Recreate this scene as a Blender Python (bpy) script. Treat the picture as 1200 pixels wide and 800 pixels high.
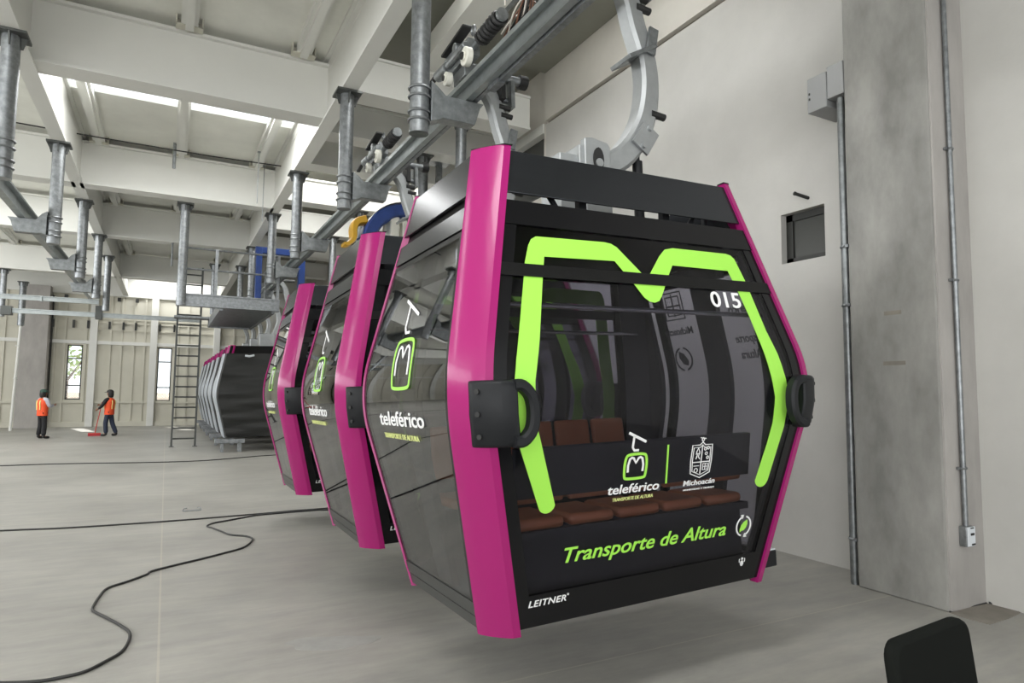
import bpy, bmesh, math, random
from mathutils import Vector, Matrix
random.seed(7)
SC = bpy.context.scene
for o in list(bpy.data.objects): bpy.data.objects.remove(o)
COL = SC.collection
PI = math.pi
R = math.radians

# ------------------------------------------------------------------ camera
YAW, PITCH, ROLL, EYE = R(27.9), R(4.4), R(0.57), 1.6
f_ = Vector((math.sin(YAW)*math.cos(PITCH), math.cos(YAW)*math.cos(PITCH), math.sin(PITCH)))
r0 = Vector((math.cos(YAW), -math.sin(YAW), 0)); u0 = r0.cross(f_)
c_, s_ = math.cos(ROLL), math.sin(ROLL)
r_ = r0*c_ + u0*s_; u_ = u0*c_ - r0*s_
cam_data = bpy.data.cameras.new('camera'); cam = bpy.data.objects.new('camera', cam_data); COL.objects.link(cam)
cam.matrix_world = Matrix(((r_.x, u_.x, -f_.x, 0), (r_.y, u_.y, -f_.y, 0), (r_.z, u_.z, -f_.z, EYE), (0, 0, 0, 1)))
cam_data.sensor_width = 36; cam_data.lens = 762*36/1200; cam_data.clip_start = 0.05; cam_data.clip_end = 300
SC.camera = cam

# ------------------------------------------------------------------ world, sun, daylight fill, exposure
SC.view_settings.view_transform = 'Standard'; SC.view_settings.look = 'None'
SC.view_settings.gamma = 1; SC.view_settings.use_curve_mapping = False
SC.view_settings.exposure = 0.0
W = bpy.data.worlds.new('sky'); SC.world = W; W.use_nodes = True
bg = W.node_tree.nodes['Background']; bg.inputs[0].default_value = (0.93, 0.97, 1.0, 1); bg.inputs[1].default_value = 1.5

def lamp(name, typ, loc, direction, energy, color=(1, 1, 1), sx=None, sy=None, angle=None):
    d = bpy.data.lights.new(name, typ); d.energy = energy; d.color = color
    if typ == 'AREA': d.shape = 'RECTANGLE'; d.size = sx; d.size_y = sy
    if typ == 'SUN': d.angle = angle
    o = bpy.data.objects.new(name, d); COL.objects.link(o); o.location = loc
    o.rotation_euler = Vector(direction).to_track_quat('-Z', 'Y').to_euler()
    return o
lamp('sun', 'SUN', (-6, 60, 40), (0.65, -2.6, -2.2), 5.0, (1, 0.96, 0.9), angle=R(0.6))
# area lamps added to boost daylight from the rear, the clerestory and the roof strips
lamp('rear_fill', 'AREA', (-4.5, -5.7, 2.2), (0.12, .7, .65), 650, (1, 0.985, 0.96), 13, 4.0)  # added behind the camera, no gateway built; tilted up to brighten the ceiling
lamp('clerestory_fill', 'AREA', (-12.6, 12, 4.6), (1, 0, .3), 1550, (0.98, 0.99, 1), 30, 2.6)  # fill added at the left opening, tilted up for ceiling and right wall
for _x, _y, _z, _w, _h, _e in ((0.1, 11.5, 6.36, 3.2, 1.3, 150), (-7.2, 21.7, 6.36, 10, 1.2, 280), (0.1, 30.9, 6.36, 3.2, .9, 110),
                               (-7.2, 5.6, 6.36, 10, 1.2, 150), (0.1, 1.0, 6.36, 3.2, 1.2, 150), (3.0, 6.0, 7.2, 1.6, 1.2, 115), (3.6, 15.9, 7.2, 2.6, 1.2, 220), (-7.2, 17.2, 6.36, 10, 1.2, 260)):
    lamp('roof_strip_fill', 'AREA', (_x, _y, _z), (0, 0, -1), _e, (1, 0.995, 0.98), _w, _h)  # those over the near floor and right bay are added for top light

# ------------------------------------------------------------------ materials
MATS = {}
def mat(name, color, rough=0.5, metal=0.0, noise=None, bump=None, coat=0.0, spec=0.5, stretch=(1, 1, 1)):
    """noise = (scale, dark factor, light factor); bump = (scale, strength)"""
    m = bpy.data.materials.new(name); m.use_nodes = True; nt = m.node_tree; b = nt.nodes['Principled BSDF']
    b.inputs['Base Color'].default_value = (*color, 1); b.inputs['Roughness'].default_value = rough
    b.inputs['Metallic'].default_value = metal; b.inputs['Coat Weight'].default_value = coat
    b.inputs['Coat Roughness'].default_value = 0.08; b.inputs['Specular IOR Level'].default_value = spec
    tc = nt.nodes.new('ShaderNodeTexCoord'); mp = nt.nodes.new('ShaderNodeMapping')
    nt.links.new(tc.outputs['Object'], mp.inputs['Vector']); mp.inputs['Scale'].default_value = stretch
    if noise:
        n = nt.nodes.new('ShaderNodeTexNoise'); n.inputs['Scale'].default_value = noise[0]
        n.inputs['Detail'].default_value = 6; n.inputs['Roughness'].default_value = 0.62
        nt.links.new(mp.outputs[0], n.inputs['Vector'])
        rp = nt.nodes.new('ShaderNodeValToRGB')
        rp.color_ramp.elements[0].position = 0.32; rp.color_ramp.elements[1].position = 0.68
        rp.color_ramp.elements[0].color = (*[min(1, c*noise[1]) for c in color], 1)
        rp.color_ramp.elements[1].color = (*[min(1, c*noise[2]) for c in color], 1)
        nt.links.new(n.outputs['Fac'], rp.inputs[0]); nt.links.new(rp.outputs[0], b.inputs['Base Color'])
    if bump:
        n2 = nt.nodes.new('ShaderNodeTexNoise'); n2.inputs['Scale'].default_value = bump[0]; n2.inputs['Detail'].default_value = 4
        nt.links.new(mp.outputs[0], n2.inputs['Vector'])
        bp = nt.nodes.new('ShaderNodeBump'); bp.inputs['Strength'].default_value = bump[1]; bp.inputs['Distance'].default_value = 0.02
        nt.links.new(n2.outputs['Fac'], bp.inputs['Height']); nt.links.new(bp.outputs[0], b.inputs['Normal'])
    MATS[name] = m
    return m

def glass_mat(name, tint, ior=1.5, rough=0.0):
    m = bpy.data.materials.new(name); m.use_nodes = True; nt = m.node_tree
    for n in list(nt.nodes): nt.nodes.remove(n)
    out = nt.nodes.new('ShaderNodeOutputMaterial'); mx = nt.nodes.new('ShaderNodeMixShader')
    tr = nt.nodes.new('ShaderNodeBsdfTransparent'); tr.inputs[0].default_value = (*tint, 1)
    gl = nt.nodes.new('ShaderNodeBsdfGlossy'); gl.inputs['Roughness'].default_value = rough
    fr = nt.nodes.new('ShaderNodeFresnel')
    ge = nt.nodes.new('ShaderNodeNewGeometry'); mr = nt.nodes.new('ShaderNodeMapRange')
    mr.inputs[3].default_value = ior; mr.inputs[4].default_value = 1/ior
    nt.links.new(ge.outputs['Backfacing'], mr.inputs[0]); nt.links.new(mr.outputs[0], fr.inputs[0])
    nt.links.new(fr.outputs[0], mx.inputs[0]); nt.links.new(tr.outputs[0], mx.inputs[1]); nt.links.new(gl.outputs[0], mx.inputs[2])
    nt.links.new(mx.outputs[0], out.inputs[0])
    MATS[name] = m
    return m

def floor_mat():
    m = mat('floor_concrete', (0.365, 0.357, 0.328), 0.5, noise=(0.55, 0.80, 1.1), spec=0.3)
    nt = m.node_tree; b = nt.nodes['Principled BSDF']
    tc = nt.nodes['Texture Coordinate']; 
    ramp = [n for n in nt.nodes if n.type == 'VALTORGB'][0]
    # trowel streaks running across
    mp = nt.nodes.new('ShaderNodeMapping'); mp.inputs['Scale'].default_value = (0.7, 3.2, 1); mp.inputs['Rotation'].default_value = (0, 0, 0.35)
    nt.links.new(tc.outputs['Object'], mp.inputs[0])
    n = nt.nodes.new('ShaderNodeTexNoise'); n.inputs['Scale'].default_value = 2.2; n.inputs['Detail'].default_value = 8; n.inputs['Roughness'].default_value = 0.7
    nt.links.new(mp.outputs[0], n.inputs['Vector'])
    r2 = nt.nodes.new('ShaderNodeValToRGB'); r2.color_ramp.elements[0].position = 0.3; r2.color_ramp.elements[1].position = 0.66
    r2.color_ramp.elements[0].color = (0.78, 0.78, 0.79, 1); r2.color_ramp.elements[1].color = (1.05, 1.04, 1.02, 1)
    nt.links.new(n.outputs['Fac'], r2.inputs[0])
    mu = nt.nodes.new('ShaderNodeMix'); mu.data_type = 'RGBA'; mu.blend_type = 'MULTIPLY'; mu.inputs[0].default_value = 1
    nt.links.new(ramp.outputs[0], mu.inputs[6]); nt.links.new(r2.outputs[0], mu.inputs[7])
    # saw-cut joints
    sp = nt.nodes.new('ShaderNodeSeparateXYZ'); nt.links.new(tc.outputs['Object'], sp.inputs[0])
    def line(sock, pos, w):
        a = nt.nodes.new('ShaderNodeMath'); a.operation = 'SUBTRACT'; nt.links.new(sock, a.inputs[0]); a.inputs[1].default_value = pos
        q = nt.nodes.new('ShaderNodeMath'); q.operation = 'ABSOLUTE'; nt.links.new(a.outputs[0], q.inputs[0])
        l = nt.nodes.new('ShaderNodeMath'); l.operation = 'LESS_THAN'; nt.links.new(q.outputs[0], l.inputs[0]); l.inputs[1].default_value = w
        return l.outputs[0]
    ls = [line(sp.outputs[0], 0.03, 0.007), line(sp.outputs[1], 3.3, 0.006), line(sp.outputs[0], -3.5, 0.007), line(sp.outputs[1], 9.5, 0.007)]
    acc = ls[0]
    for q in ls[1:]:
        mm = nt.nodes.new('ShaderNodeMath'); mm.operation = 'MAXIMUM'; nt.links.new(acc, mm.inputs[0]); nt.links.new(q, mm.inputs[1]); acc = mm.outputs[0]
    sc_ = nt.nodes.new('ShaderNodeMath'); sc_.operation = 'MULTIPLY'; sc_.inputs[1].default_value = 0.35; nt.links.new(acc, sc_.inputs[0])
    m3 = nt.nodes.new('ShaderNodeMix'); m3.data_type = 'RGBA'; nt.links.new(sc_.outputs[0], m3.inputs[0]); nt.links.new(mu.outputs[2], m3.inputs[6]); m3.inputs[7].default_value = (0.52, 0.47, 0.38, 1)
    nt.links.new(m3.outputs[2], b.inputs['Base Color'])
    # uneven sheen
    rr = nt.nodes.new('ShaderNodeMapRange'); rr.inputs[3].default_value = 0.34; rr.inputs[4].default_value = 0.62
    nt.links.new(n.outputs['Fac'], rr.inputs[0]); nt.links.new(rr.outputs[0], b.inputs['Roughness'])
    return m

floor_mat()
mat('plaster', (0.56, 0.55, 0.52), 0.85, noise=(0.9, 0.92, 1.05), bump=(40, 0.05))
mat('plaster_light', (0.62, 0.595, 0.54), 0.85, noise=(1.1, 0.93, 1.04))
mat('concrete', (0.305, 0.30, 0.28), 0.8, noise=(2.6, 0.70, 1.2), bump=(25, 0.12), stretch=(1, 1, 0.5))
mat('concrete_face', (0.40, 0.38, 0.36), 0.8, noise=(3.0, 0.86, 1.1), bump=(25, 0.1), stretch=(1, 1, 0.4))
mat('patch_concrete', (0.23, 0.21, 0.18), 0.9, noise=(5, 0.85, 1.15))
mat('white_steel', (0.74, 0.74, 0.70), 0.45, noise=(0.8, 0.95, 1.02))
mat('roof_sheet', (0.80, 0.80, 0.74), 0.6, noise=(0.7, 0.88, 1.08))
mat('roof_sheet_darkened', (0.26, 0.26, 0.22), 0.6, noise=(0.7, 0.88, 1.08))  # copy of the roof sheet, darkened against the glare of the added lamp
mat('wall_panel', (0.62, 0.60, 0.51), 0.7, noise=(0.8, 0.93, 1.05))
mat('galvanised', (0.28, 0.295, 0.305), 0.42, 0.85, noise=(16, 0.72, 1.2))
mat('galvanised_dark', (0.26, 0.275, 0.28), 0.45, 0.8, noise=(14, 0.72, 1.2))
mat('rail_steel', (0.38, 0.41, 0.41), 0.4, 0.8, noise=(9, 0.86, 1.1))
mat('flange_steel', (0.10, 0.105, 0.10), 0.5, 0.6)
mat('cast_aluminium', (0.40, 0.415, 0.42), 0.45, 0.7, noise=(8, 0.9, 1.08))
mat('pink_paint', (0.325, 0.012, 0.135), 0.24, 0.0, coat=0.2, spec=0.3)
mat('fairing_metal', (0.062, 0.066, 0.073), 0.22, 0.8, noise=(3, 0.93, 1.06), stretch=(1, 1, 20))
mat('black_panel', (0.007, 0.007, 0.008), 0.16, spec=0.3)
mat('black_trim', (0.008, 0.008, 0.008), 0.4, spec=0.2)
mat('black_plastic', (0.012, 0.013, 0.015), 0.5, spec=0.25)
mat('sill_grey', (0.055, 0.057, 0.055), 0.38, 0.3)
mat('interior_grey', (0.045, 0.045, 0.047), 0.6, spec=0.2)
mat('brown_seat', (0.34, 0.125, 0.055), 0.5, noise=(6, 0.9, 1.1))
mat('rail_chrome', (0.55, 0.55, 0.58), 0.25, 0.9)
mat('lime_film', (0.37, 0.80, 0.09), 0.42)
mat('white_film', (0.85, 0.85, 0.85), 0.45)
mat('silhouette_film', (0.06, 0.06, 0.07), 0.5)  # dark tone stands in for stickers seen backlit from inside
mat('yellow_film', (0.72, 0.78, 0.30), 0.45)
mat('tarp_black', (0.022, 0.023, 0.022), 0.55, bump=(3.0, 0.6), stretch=(0.35, 0.35, 1.6))
mat('tarp_grey', (0.40, 0.43, 0.46), 0.4, noise=(2.5, 0.85, 1.1), bump=(6, 0.3))
mat('blue_paint', (0.018, 0.055, 0.24), 0.4, noise=(5, 0.8, 1.15))
mat('yellow_paint', (0.72, 0.40, 0.02), 0.4)
mat('rubber', (0.012, 0.012, 0.012), 0.6)
mat('roller_white', (0.75, 0.74, 0.66), 0.5)
mat('cable_black', (0.018, 0.018, 0.017), 0.55)
mat('cable_brown', (0.16, 0.07, 0.04), 0.55)
mat('cable_white', (0.62, 0.58, 0.52), 0.55)
mat('dark_pane', (0.06, 0.062, 0.058), 0.2)
mat('dark_frame', (0.022, 0.023, 0.020), 0.45)
mat('grey_cover', (0.30, 0.305, 0.305), 0.45, 0.2)
mat('box_white', (0.72, 0.76, 0.80), 0.45)
mat('chair_fabric', (0.007, 0.008, 0.007), 0.9, spec=0.1)
mat('chair_metal', (0.02, 0.02, 0.02), 0.35, 0.6)
mat('skin', (0.30, 0.155, 0.095), 0.55)
mat('hair_dark', (0.012, 0.010, 0.009), 0.6)
mat('vest_orange', (0.80, 0.085, 0.02), 0.65)
mat('reflective_yellow', (0.85, 0.70, 0.25), 0.4)
mat('cloth_black', (0.012, 0.012, 0.014), 0.85)
mat('cloth_navy', (0.022, 0.03, 0.055), 0.85)
mat('cloth_grey', (0.42, 0.43, 0.48), 0.85)
mat('cap_green', (0.018, 0.055, 0.04), 0.7)
mat('boot_black', (0.012, 0.011, 0.010), 0.5)
mat('broom_red', (0.55, 0.035, 0.03), 0.5)
mat('bristle_red', (0.42, 0.04, 0.05), 0.9)
mat('foliage', (0.34, 0.46, 0.20), 0.8, noise=(4, 0.6, 1.4))
mat('bark', (0.12, 0.085, 0.06), 0.9)
mat('outside_ground', (0.50, 0.40, 0.28), 0.9, noise=(0.5, 0.8, 1.15))
mat('outside_wall', (0.85, 0.78, 0.70), 0.9, noise=(2, 0.9, 1.1))
mat('stain', (0.31, 0.31, 0.29), 0.45, noise=(7, 0.9, 1.1))
glass_mat('tinted_glass', (0.70, 0.695, 0.74), 1.33)
glass_mat('side_glass', (0.72, 0.725, 0.74), 2.0)
glass_mat('tinted_light', (0.82, 0.82, 0.85), 1.33)
glass_mat('clear_glass', (0.97, 0.98, 0.98), 1.4)
glass_mat('dark_glass', (0.16, 0.17, 0.165), 1.4)
mt = bpy.data.materials.new('skylight_sheet'); mt.use_nodes = True; nt = mt.node_tree
for n in list(nt.nodes): nt.nodes.remove(n)
_o = nt.nodes.new('ShaderNodeOutputMaterial'); _t = nt.nodes.new('ShaderNodeBsdfTranslucent'); _t.inputs[0].default_value = (0.9, 0.92, 0.94, 1)
nt.links.new(_t.outputs[0], _o.inputs[0]); MATS['skylight_sheet'] = mt

# ------------------------------------------------------------------ helpers
def box(bm, c, s, rot=None):
    """axis box, centre c, full size s, optional 3x3/4x4 rotation about its centre"""
    hx, hy, hz = s[0]/2, s[1]/2, s[2]/2
    vs = []
    for x in (-hx, hx):
        for y in (-hy, hy):
            for z in (-hz, hz):
                v = Vector((x, y, z))
                if rot is not None: v = rot @ v
                vs.append(bm.verts.new(v + Vector(c)))
    for q in ((0, 1, 3, 2), (4, 6, 7, 5), (0, 4, 5, 1), (2, 3, 7, 6), (0, 2, 6, 4), (1, 5, 7, 3)):
        bm.faces.new([vs[i] for i in q])
def bx(bm, x0, x1, y0, y1, z0, z1): box(bm, ((x0+x1)/2, (y0+y1)/2, (z0+z1)/2), (abs(x1-x0), abs(y1-y0), abs(z1-z0)))
def loft(bm, rings, closed=True, caps=True):
    vr = [[bm.verts.new(p) for p in r] for r in rings]
    n = len(vr[0])
    for a, b in zip(vr[:-1], vr[1:]):
        for i in range(n if closed else n-1):
            j = (i+1) % n
            bm.faces.new((a[i], a[j], b[j], b[i]))
    if caps and closed:
        bm.faces.new(vr[0][::-1]); bm.faces.new(vr[-1])
def frame_of(d):
    d = Vector(d).normalized(); a = Vector((0, 0, 1)) if abs(d.z) < 0.95 else Vector((1, 0, 0))
    u = d.cross(a).normalized(); return u, d.cross(u).normalized()
def cyl(bm, p0, p1, r, seg=14, r1=None):
    p0, p1 = Vector(p0), Vector(p1); u, v = frame_of(p1-p0); r1 = r if r1 is None else r1
    loft(bm, [[p + (u*math.cos(2*PI*k/seg) + v*math.sin(2*PI*k/seg))*q for k in range(seg)] for p, q in ((p0, r), (p1, r1))])
def tube(bm, pts, r, seg=8):
    pts = [Vector(p) for p in pts]; rings = []; u = None
    for i, p in enumerate(pts):
        d = (pts[min(i+1, len(pts)-1)] - pts[max(i-1, 0)]).normalized()
        if u is None: u, v = frame_of(d)
        u = (u - d*u.dot(d)).normalized(); v = d.cross(u)
        rings.append([p + (u*math.cos(2*PI*k/seg) + v*math.sin(2*PI*k/seg))*r for k in range(seg)])
    loft(bm, rings)
def smooth_path(pts, n=5):
    pts = [Vector(p) for p in pts]; out = []
    for i in range(len(pts)-1):
        p0, p1, p2, p3 = pts[max(i-1, 0)], pts[i], pts[i+1], pts[min(i+2, len(pts)-1)]
        for k in range(n):
            t = k/n
            out.append(0.5*((2*p1) + (p2-p0)*t + (2*p0-5*p1+4*p2-p3)*t*t + (3*p1-p0-3*p2+p3)*t**3))
    out.append(pts[-1]); return out
def torus(bm, c, axis, Rr, r, seg=18, rs=6):
    u, v = frame_of(axis); d = Vector(axis).normalized(); c = Vector(c)
    rg = []
    for k in range(seg):
        a = 2*PI*k/seg; e = u*math.cos(a)+v*math.sin(a)
        rg.append([bm.verts.new(c + e*(Rr + r*math.cos(2*PI*j/rs)) + d*(r*math.sin(2*PI*j/rs))) for j in range(rs)])
    for k in range(seg):
        for j in range(rs):
            bm.faces.new((rg[k][j], rg[(k+1) % seg][j], rg[(k+1) % seg][(j+1) % rs], rg[k][(j+1) % rs]))
def prism(bm, poly, origin, ax_u, ax_v, ax_w, depth):
    """extrude the 2-D polygon poly along ax_w"""
    o, u, v, w = Vector(origin), Vector(ax_u), Vector(ax_v), Vector(ax_w)
    loft(bm, [[o + u*a + v*b + w*t for a, b in poly] for t in (0, depth)])

def obj(name, bm, material, parent=None, bevel=0, angle=35, loc=None):
    bmesh.ops.recalc_face_normals(bm, faces=bm.faces)
    me = bpy.data.meshes.new(name); bm.to_mesh(me); bm.free()
    for p in me.polygons: p.use_smooth = True
    me.set_sharp_from_angle(angle=R(angle))
    me.materials.append(MATS[material])
    o = bpy.data.objects.new(name, me); COL.objects.link(o)
    if parent: o.parent = parent
    if loc: o.location = loc
    if bevel:
        md = o.modifiers.new('bevel', 'BEVEL'); md.width = bevel; md.segments = 2; md.limit_method = 'ANGLE'; md.angle_limit = R(40)
    return o
def NB(): return bmesh.new()
def thing(name, label, cat, loc=(0, 0, 0), rot=(0, 0, 0), group=None):
    o = bpy.data.objects.new(name, None); COL.objects.link(o); o.location = loc; o.rotation_euler = rot
    o.empty_display_size = 0.1
    o['label'] = label; o['category'] = cat
    if group: o['group'] = group
    return o
def tag(o, label, cat, group=None, kind=None):
    o['label'] = label; o['category'] = cat
    if group: o['group'] = group
    if kind: o['kind'] = kind
    return o
def struct(name, bm, material, label, cat, bevel=0):
    return tag(obj(name, bm, material, bevel=bevel), label, cat, kind='structure')
def copy_tree(o, parent=None):
    c = o.copy(); COL.objects.link(c)
    if parent: c.parent = parent
    for ch in list(o.children): copy_tree(ch, c)
    return c

# ------------------------------------------------------------------ the setting
bm = NB(); bx(bm, -16, 6.6, -6, 31.8, -0.2, 0); struct('floor', bm, 'floor_concrete', 'pale trowelled concrete floor of the hall', 'floor')
bm = NB(); bx(bm, -60, 60, 31.9, 90, -0.25, -0.05); struct('trim_1', bm, 'outside_ground', 'sunlit bare ground outside beyond the back wall', 'ground')

# right wall (plaster) with an opening for the small window: y 4.10-4.61, z 2.95-3.47
bm = NB()
bx(bm, 5.62, 5.86, 3.4, 4.10, 0, 6.22); bx(bm, 5.62, 5.86, 4.61, 9.42, 0, 6.22)
bx(bm, 5.62, 5.86, 4.10, 4.61, 0, 2.95); bx(bm, 5.62, 5.86, 4.10, 4.61, 3.47, 6.22)
struct('wall_right', bm, 'plaster', 'grey plastered wall right of the foremost cabin, with the small dark window', 'wall')
bm = NB(); bx(bm, 5.69, 5.93, -6, 3.2, 0, 7.4); struct('wall_front_right', bm, 'plaster', 'plastered wall at the right edge beyond the concrete column', 'wall')
bm = NB(); bx(bm, 5.585, 5.86, 3.4, 9.42, 6.27, 7.4); struct('trim_2', bm, 'plaster_light', 'upper plaster band of the right wall above the ledge line', 'wall band')
bm = NB(); bx(bm, 5.66, 5.84, 3.4, 9.42, 6.2, 6.29); struct('trim_3', bm, 'patch_concrete', 'thin brown recessed joint, darkened as the shadow under the ledge, running along the top of the right wall', 'joint')  # dark tone doubles as the shadow below the projecting band
bm = NB(); bx(bm, 5.2, 5.70, 2.86, 3.57, 0, 7.4); struct('wall_column', bm, 'concrete', 'bare grey concrete column standing against the right wall', 'column', bevel=0.012)
bm = NB(); bx(bm, 5.215, 5.69, 2.845, 2.862, 0, 7.4); struct('trim_4', bm, 'concrete_face', 'smoother pale render on the narrow face of the concrete column', 'render')
bm = NB()
for z, y0, y1 in ((2.27, 3.13, 3.27), (1.86, 3.11, 3.29)): bx(bm, 5.197, 5.21, y0, y1, z-0.016, z+0.016)
struct('trim_5', bm, 'patch_concrete', 'two short chased slots in the grey concrete column', 'slot')
bm = NB(); bx(bm, 5.625, 5.86, 9.42, 9.5, 0, 7.4); struct('trim_6', bm, 'plaster_light', 'far end edge of the plastered right wall', 'wall end')
# the further right wall with dark upper glazing and white band
bm = NB(); bx(bm, 5.66, 5.86, 9.5, 31.8, 0, 5.0); bx(bm, 5.66, 5.86, 9.5, 31.8, 6.26, 7.4); bx(bm, 5.66, 5.86, 13.6, 31.8, 5.0, 6.26); struct('wall_right_far', bm, 'plaster_light', 'beige side wall behind the parked cabins', 'wall')
bm = NB(); bx(bm, 5.74, 5.76, 9.5, 13.6, 5.0, 6.1)
w = struct('window_4', bm, 'dark_pane', 'dark high window beyond the end of the right wall', 'window')
bm = NB(); bx(bm, 5.70, 5.75, 9.5, 13.6, 5.0, 5.06); [bx(bm, 5.70, 5.75, y, y+.05, 5.0, 6.1) for y in (10.9, 12.3, 13.55)]; obj('window_frame', bm, 'dark_frame', w)
bm = NB(); bx(bm, 5.60, 5.86, 9.5, 13.6, 6.09, 6.26); struct('trim_8', bm, 'white_steel', 'white band above the dark high window', 'band')

# small window in the right wall
bm = NB()
bx(bm, 5.70, 5.75, 4.10, 4.61, 3.40, 3.47); bx(bm, 5.70, 5.75, 4.10, 4.61, 2.95, 3.01); bx(bm, 5.70, 5.75, 4.10, 4.165, 2.95, 3.47); bx(bm, 5.70, 5.75, 4.53, 4.61, 2.95, 3.47)
w = struct('window_3', bm, 'dark_frame', 'small square dark-framed window high in the right wall', 'window')
bm = NB(); bx(bm, 5.72, 5.728, 4.16, 4.54, 3.0, 3.41); obj('pane', bm, 'dark_pane', w)
bm = NB(); bx(bm, 6.1, 6.15, 3.9, 4.8, 2.8, 3.6); bx(bm, 5.87, 6.1, 3.9, 3.95, 2.8, 3.6); bx(bm, 5.87, 6.1, 4.75, 4.8, 2.8, 3.6); bx(bm, 5.87, 6.1, 3.9, 4.8, 2.75, 2.8)  # dark box added to read as an unlit room behind the pane
struct('trim_9', bm, 'interior_grey', 'dark unlit-room reveal behind the small square window', 'backing')

# back wall: beige panels between white posts, two narrow windows
YB = 31.8
WINS = [(-3.62, -3.09, 1.1, 3.33), (-0.38, 0.16, 1.05, 3.33)]
bm = NB()
xs = [-16, -3.62, -3.09, -0.38, 0.16, 6.6]
bx(bm, -16, -3.62, YB, YB+.2, 0, 5.5); bx(bm, -3.09, -0.38, YB, YB+.2, 0, 5.5); bx(bm, 0.16, 6.6, YB, YB+.2, 0, 5.5)
for x0, x1, z0, z1 in WINS: bx(bm, x0, x1, YB, YB+.2, 0, z0); bx(bm, x0, x1, YB, YB+.2, z1, 5.5)
struct('wall_back', bm, 'wall_panel', 'beige panelled back wall at the far end of the hall', 'wall')
bm = NB(); bx(bm, -16, 6.6, YB-.12, YB+.2, 5.42, 7.6); struct('wall_back_top', bm, 'white_steel', 'white upper part of the far back wall', 'wall')
n = 1
for x0, x1, z0, z1 in WINS:
    bm = NB()
    for a in (x0, x1-.045): bx(bm, a, a+.045, YB+.05, YB+.1, z0, z1)
    for z in (z0, z1-.045, z0+.55, z0+1.65): bx(bm, x0, x1, YB+.05, YB+.1, z, z+.045)
    w = struct('window_%d' % n, bm, 'dark_frame', 'narrow bright window in the back wall, %s' % ('behind the two workers' if n == 1 else 'beside the ladder'), 'window')
    bm = NB(); bx(bm, x0, x1, YB+.07, YB+.076, z0, z1); obj('pane', bm, 'clear_glass', w); n += 1
k = 10
for x in (-10.2, -6.9, -2.74, -0.56, 1.9, 4.3):
    bm = NB(); bx(bm, x-.13, x+.13, YB-.2, YB, 0, 5.45); bm2 = bm
    struct('trim_%d' % k, bm, 'white_steel', {-2.74: 'white steel post on the back wall behind the sweeping worker', -0.56: 'white steel post just left of the window by the ladder'}.get(x, 'white steel post on the back wall, at %.1f metres across' % x), 'post', bevel=.01); k += 1
for z, h, lab in ((3.45, .14, 'white horizontal girt above the narrow windows'), (1.0, .09, 'low beige girt at sill height on the back wall'), (0.10, .2, 'low plinth strip along the foot of the back wall')):
    bm = NB()
    bx(bm, -16, 6.6, YB-.1, YB, z-h/2, z+h/2)
    struct('trim_%d' % k, bm, 'white_steel' if z > 3 else 'wall_panel', lab, 'girt'); k += 1
bm = NB()
for x in (-9.5, -8.4, -7.6, -6.1, -5.7, -4.05, -3.72, -3.0, -2.15, -1.75, -1.3, -0.9, 0.35, 0.75, 1.15, 2.6, 3.3): bx(bm, x-.035, x+.035, YB-.06, YB, 0.1, 5.45)
for z in (4.0, 4.3, 4.45): bx(bm, -16, 6.6, YB-.045, YB, z-.02, z+.02)
struct('trim_%d' % k, bm, 'wall_panel', 'thin beige ribs of the back wall panels', 'ribs'); k += 1
bm = NB()
for x in (-4.15, -3.45, -2.95, -2.2, -1.7, -1.25, -0.35, 0.2): bx(bm, x-.04, x+.04, YB-.14, YB-.045, 4.02, 4.34)
for x in (-4.4, -3.75, -2.95, -1.9, -1.25): bx(bm, x-.06, x+.06, YB-.2, YB-.1, 5.2, 5.36)
struct('trim_%d' % k, bm, 'dark_frame', 'small dark cleats on the upper back wall', 'cleats'); k += 1
bm = NB(); bx(bm, -5.12, -4.22, YB-.7, YB, 0, 5.6); struct('wall_back_column', bm, 'concrete_face', 'wide grey concrete column on the far back wall at the left', 'column')
bm = NB(); cyl(bm, (-4.17, YB-.1, 0), (-4.17, YB-.1, 5.3), .03); struct('trim_%d' % k, bm, 'dark_frame', 'thin dark downpipe beside the far concrete column', 'pipe'); k += 1

# left wall (seen mirrored in the cabin sides) with columns and clerestory
bm = NB(); bx(bm, -13.2, -13, -6, YB, 0, 3.3); bx(bm, -13.2, -13, -6, YB, 5.9, 7.4)
for y in range(-6, 32, 5): bx(bm, -13.2, -12.8, y-.25, y+.25, 0, 7.4)
struct('wall_left', bm, 'plaster', 'plastered left wall with a long clerestory opening', 'wall')

# roof
def sheet(x0, x1, spans, z):
    bm = NB()
    for y0, y1 in spans: bx(bm, x0, x1, y0, y1, z, z+.08)
    return bm
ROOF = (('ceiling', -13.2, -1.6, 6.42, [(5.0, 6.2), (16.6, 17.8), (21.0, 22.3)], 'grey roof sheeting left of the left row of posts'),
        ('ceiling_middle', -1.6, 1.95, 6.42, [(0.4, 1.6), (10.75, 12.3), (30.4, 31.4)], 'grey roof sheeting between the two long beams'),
        ('ceiling_right', 1.85, 6.4, 7.3, [(5.4, 6.6), (15.3, 16.5)], 'grey roof sheeting over the row of cabins'))  # right slits and each nearest slit are added for overhead light
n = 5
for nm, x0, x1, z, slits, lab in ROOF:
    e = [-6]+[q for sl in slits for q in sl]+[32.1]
    struct(nm, sheet(x0, x1, list(zip(e[0::2], e[1::2])), z), 'roof_sheet_darkened' if nm == 'ceiling_right' else 'roof_sheet', lab, 'ceiling')
    for y0, y1 in slits:
        bm = NB(); bx(bm, x0, x1, y0-.15, y1+.15, z+.082, z+.09)
        struct('window_%d' % n, bm, 'skylight_sheet', 'bright translucent strip in the %s, %.0f metres along the hall' % (lab.replace('grey roof sheeting', 'roof'), y0), 'roof light'); n += 1
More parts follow.
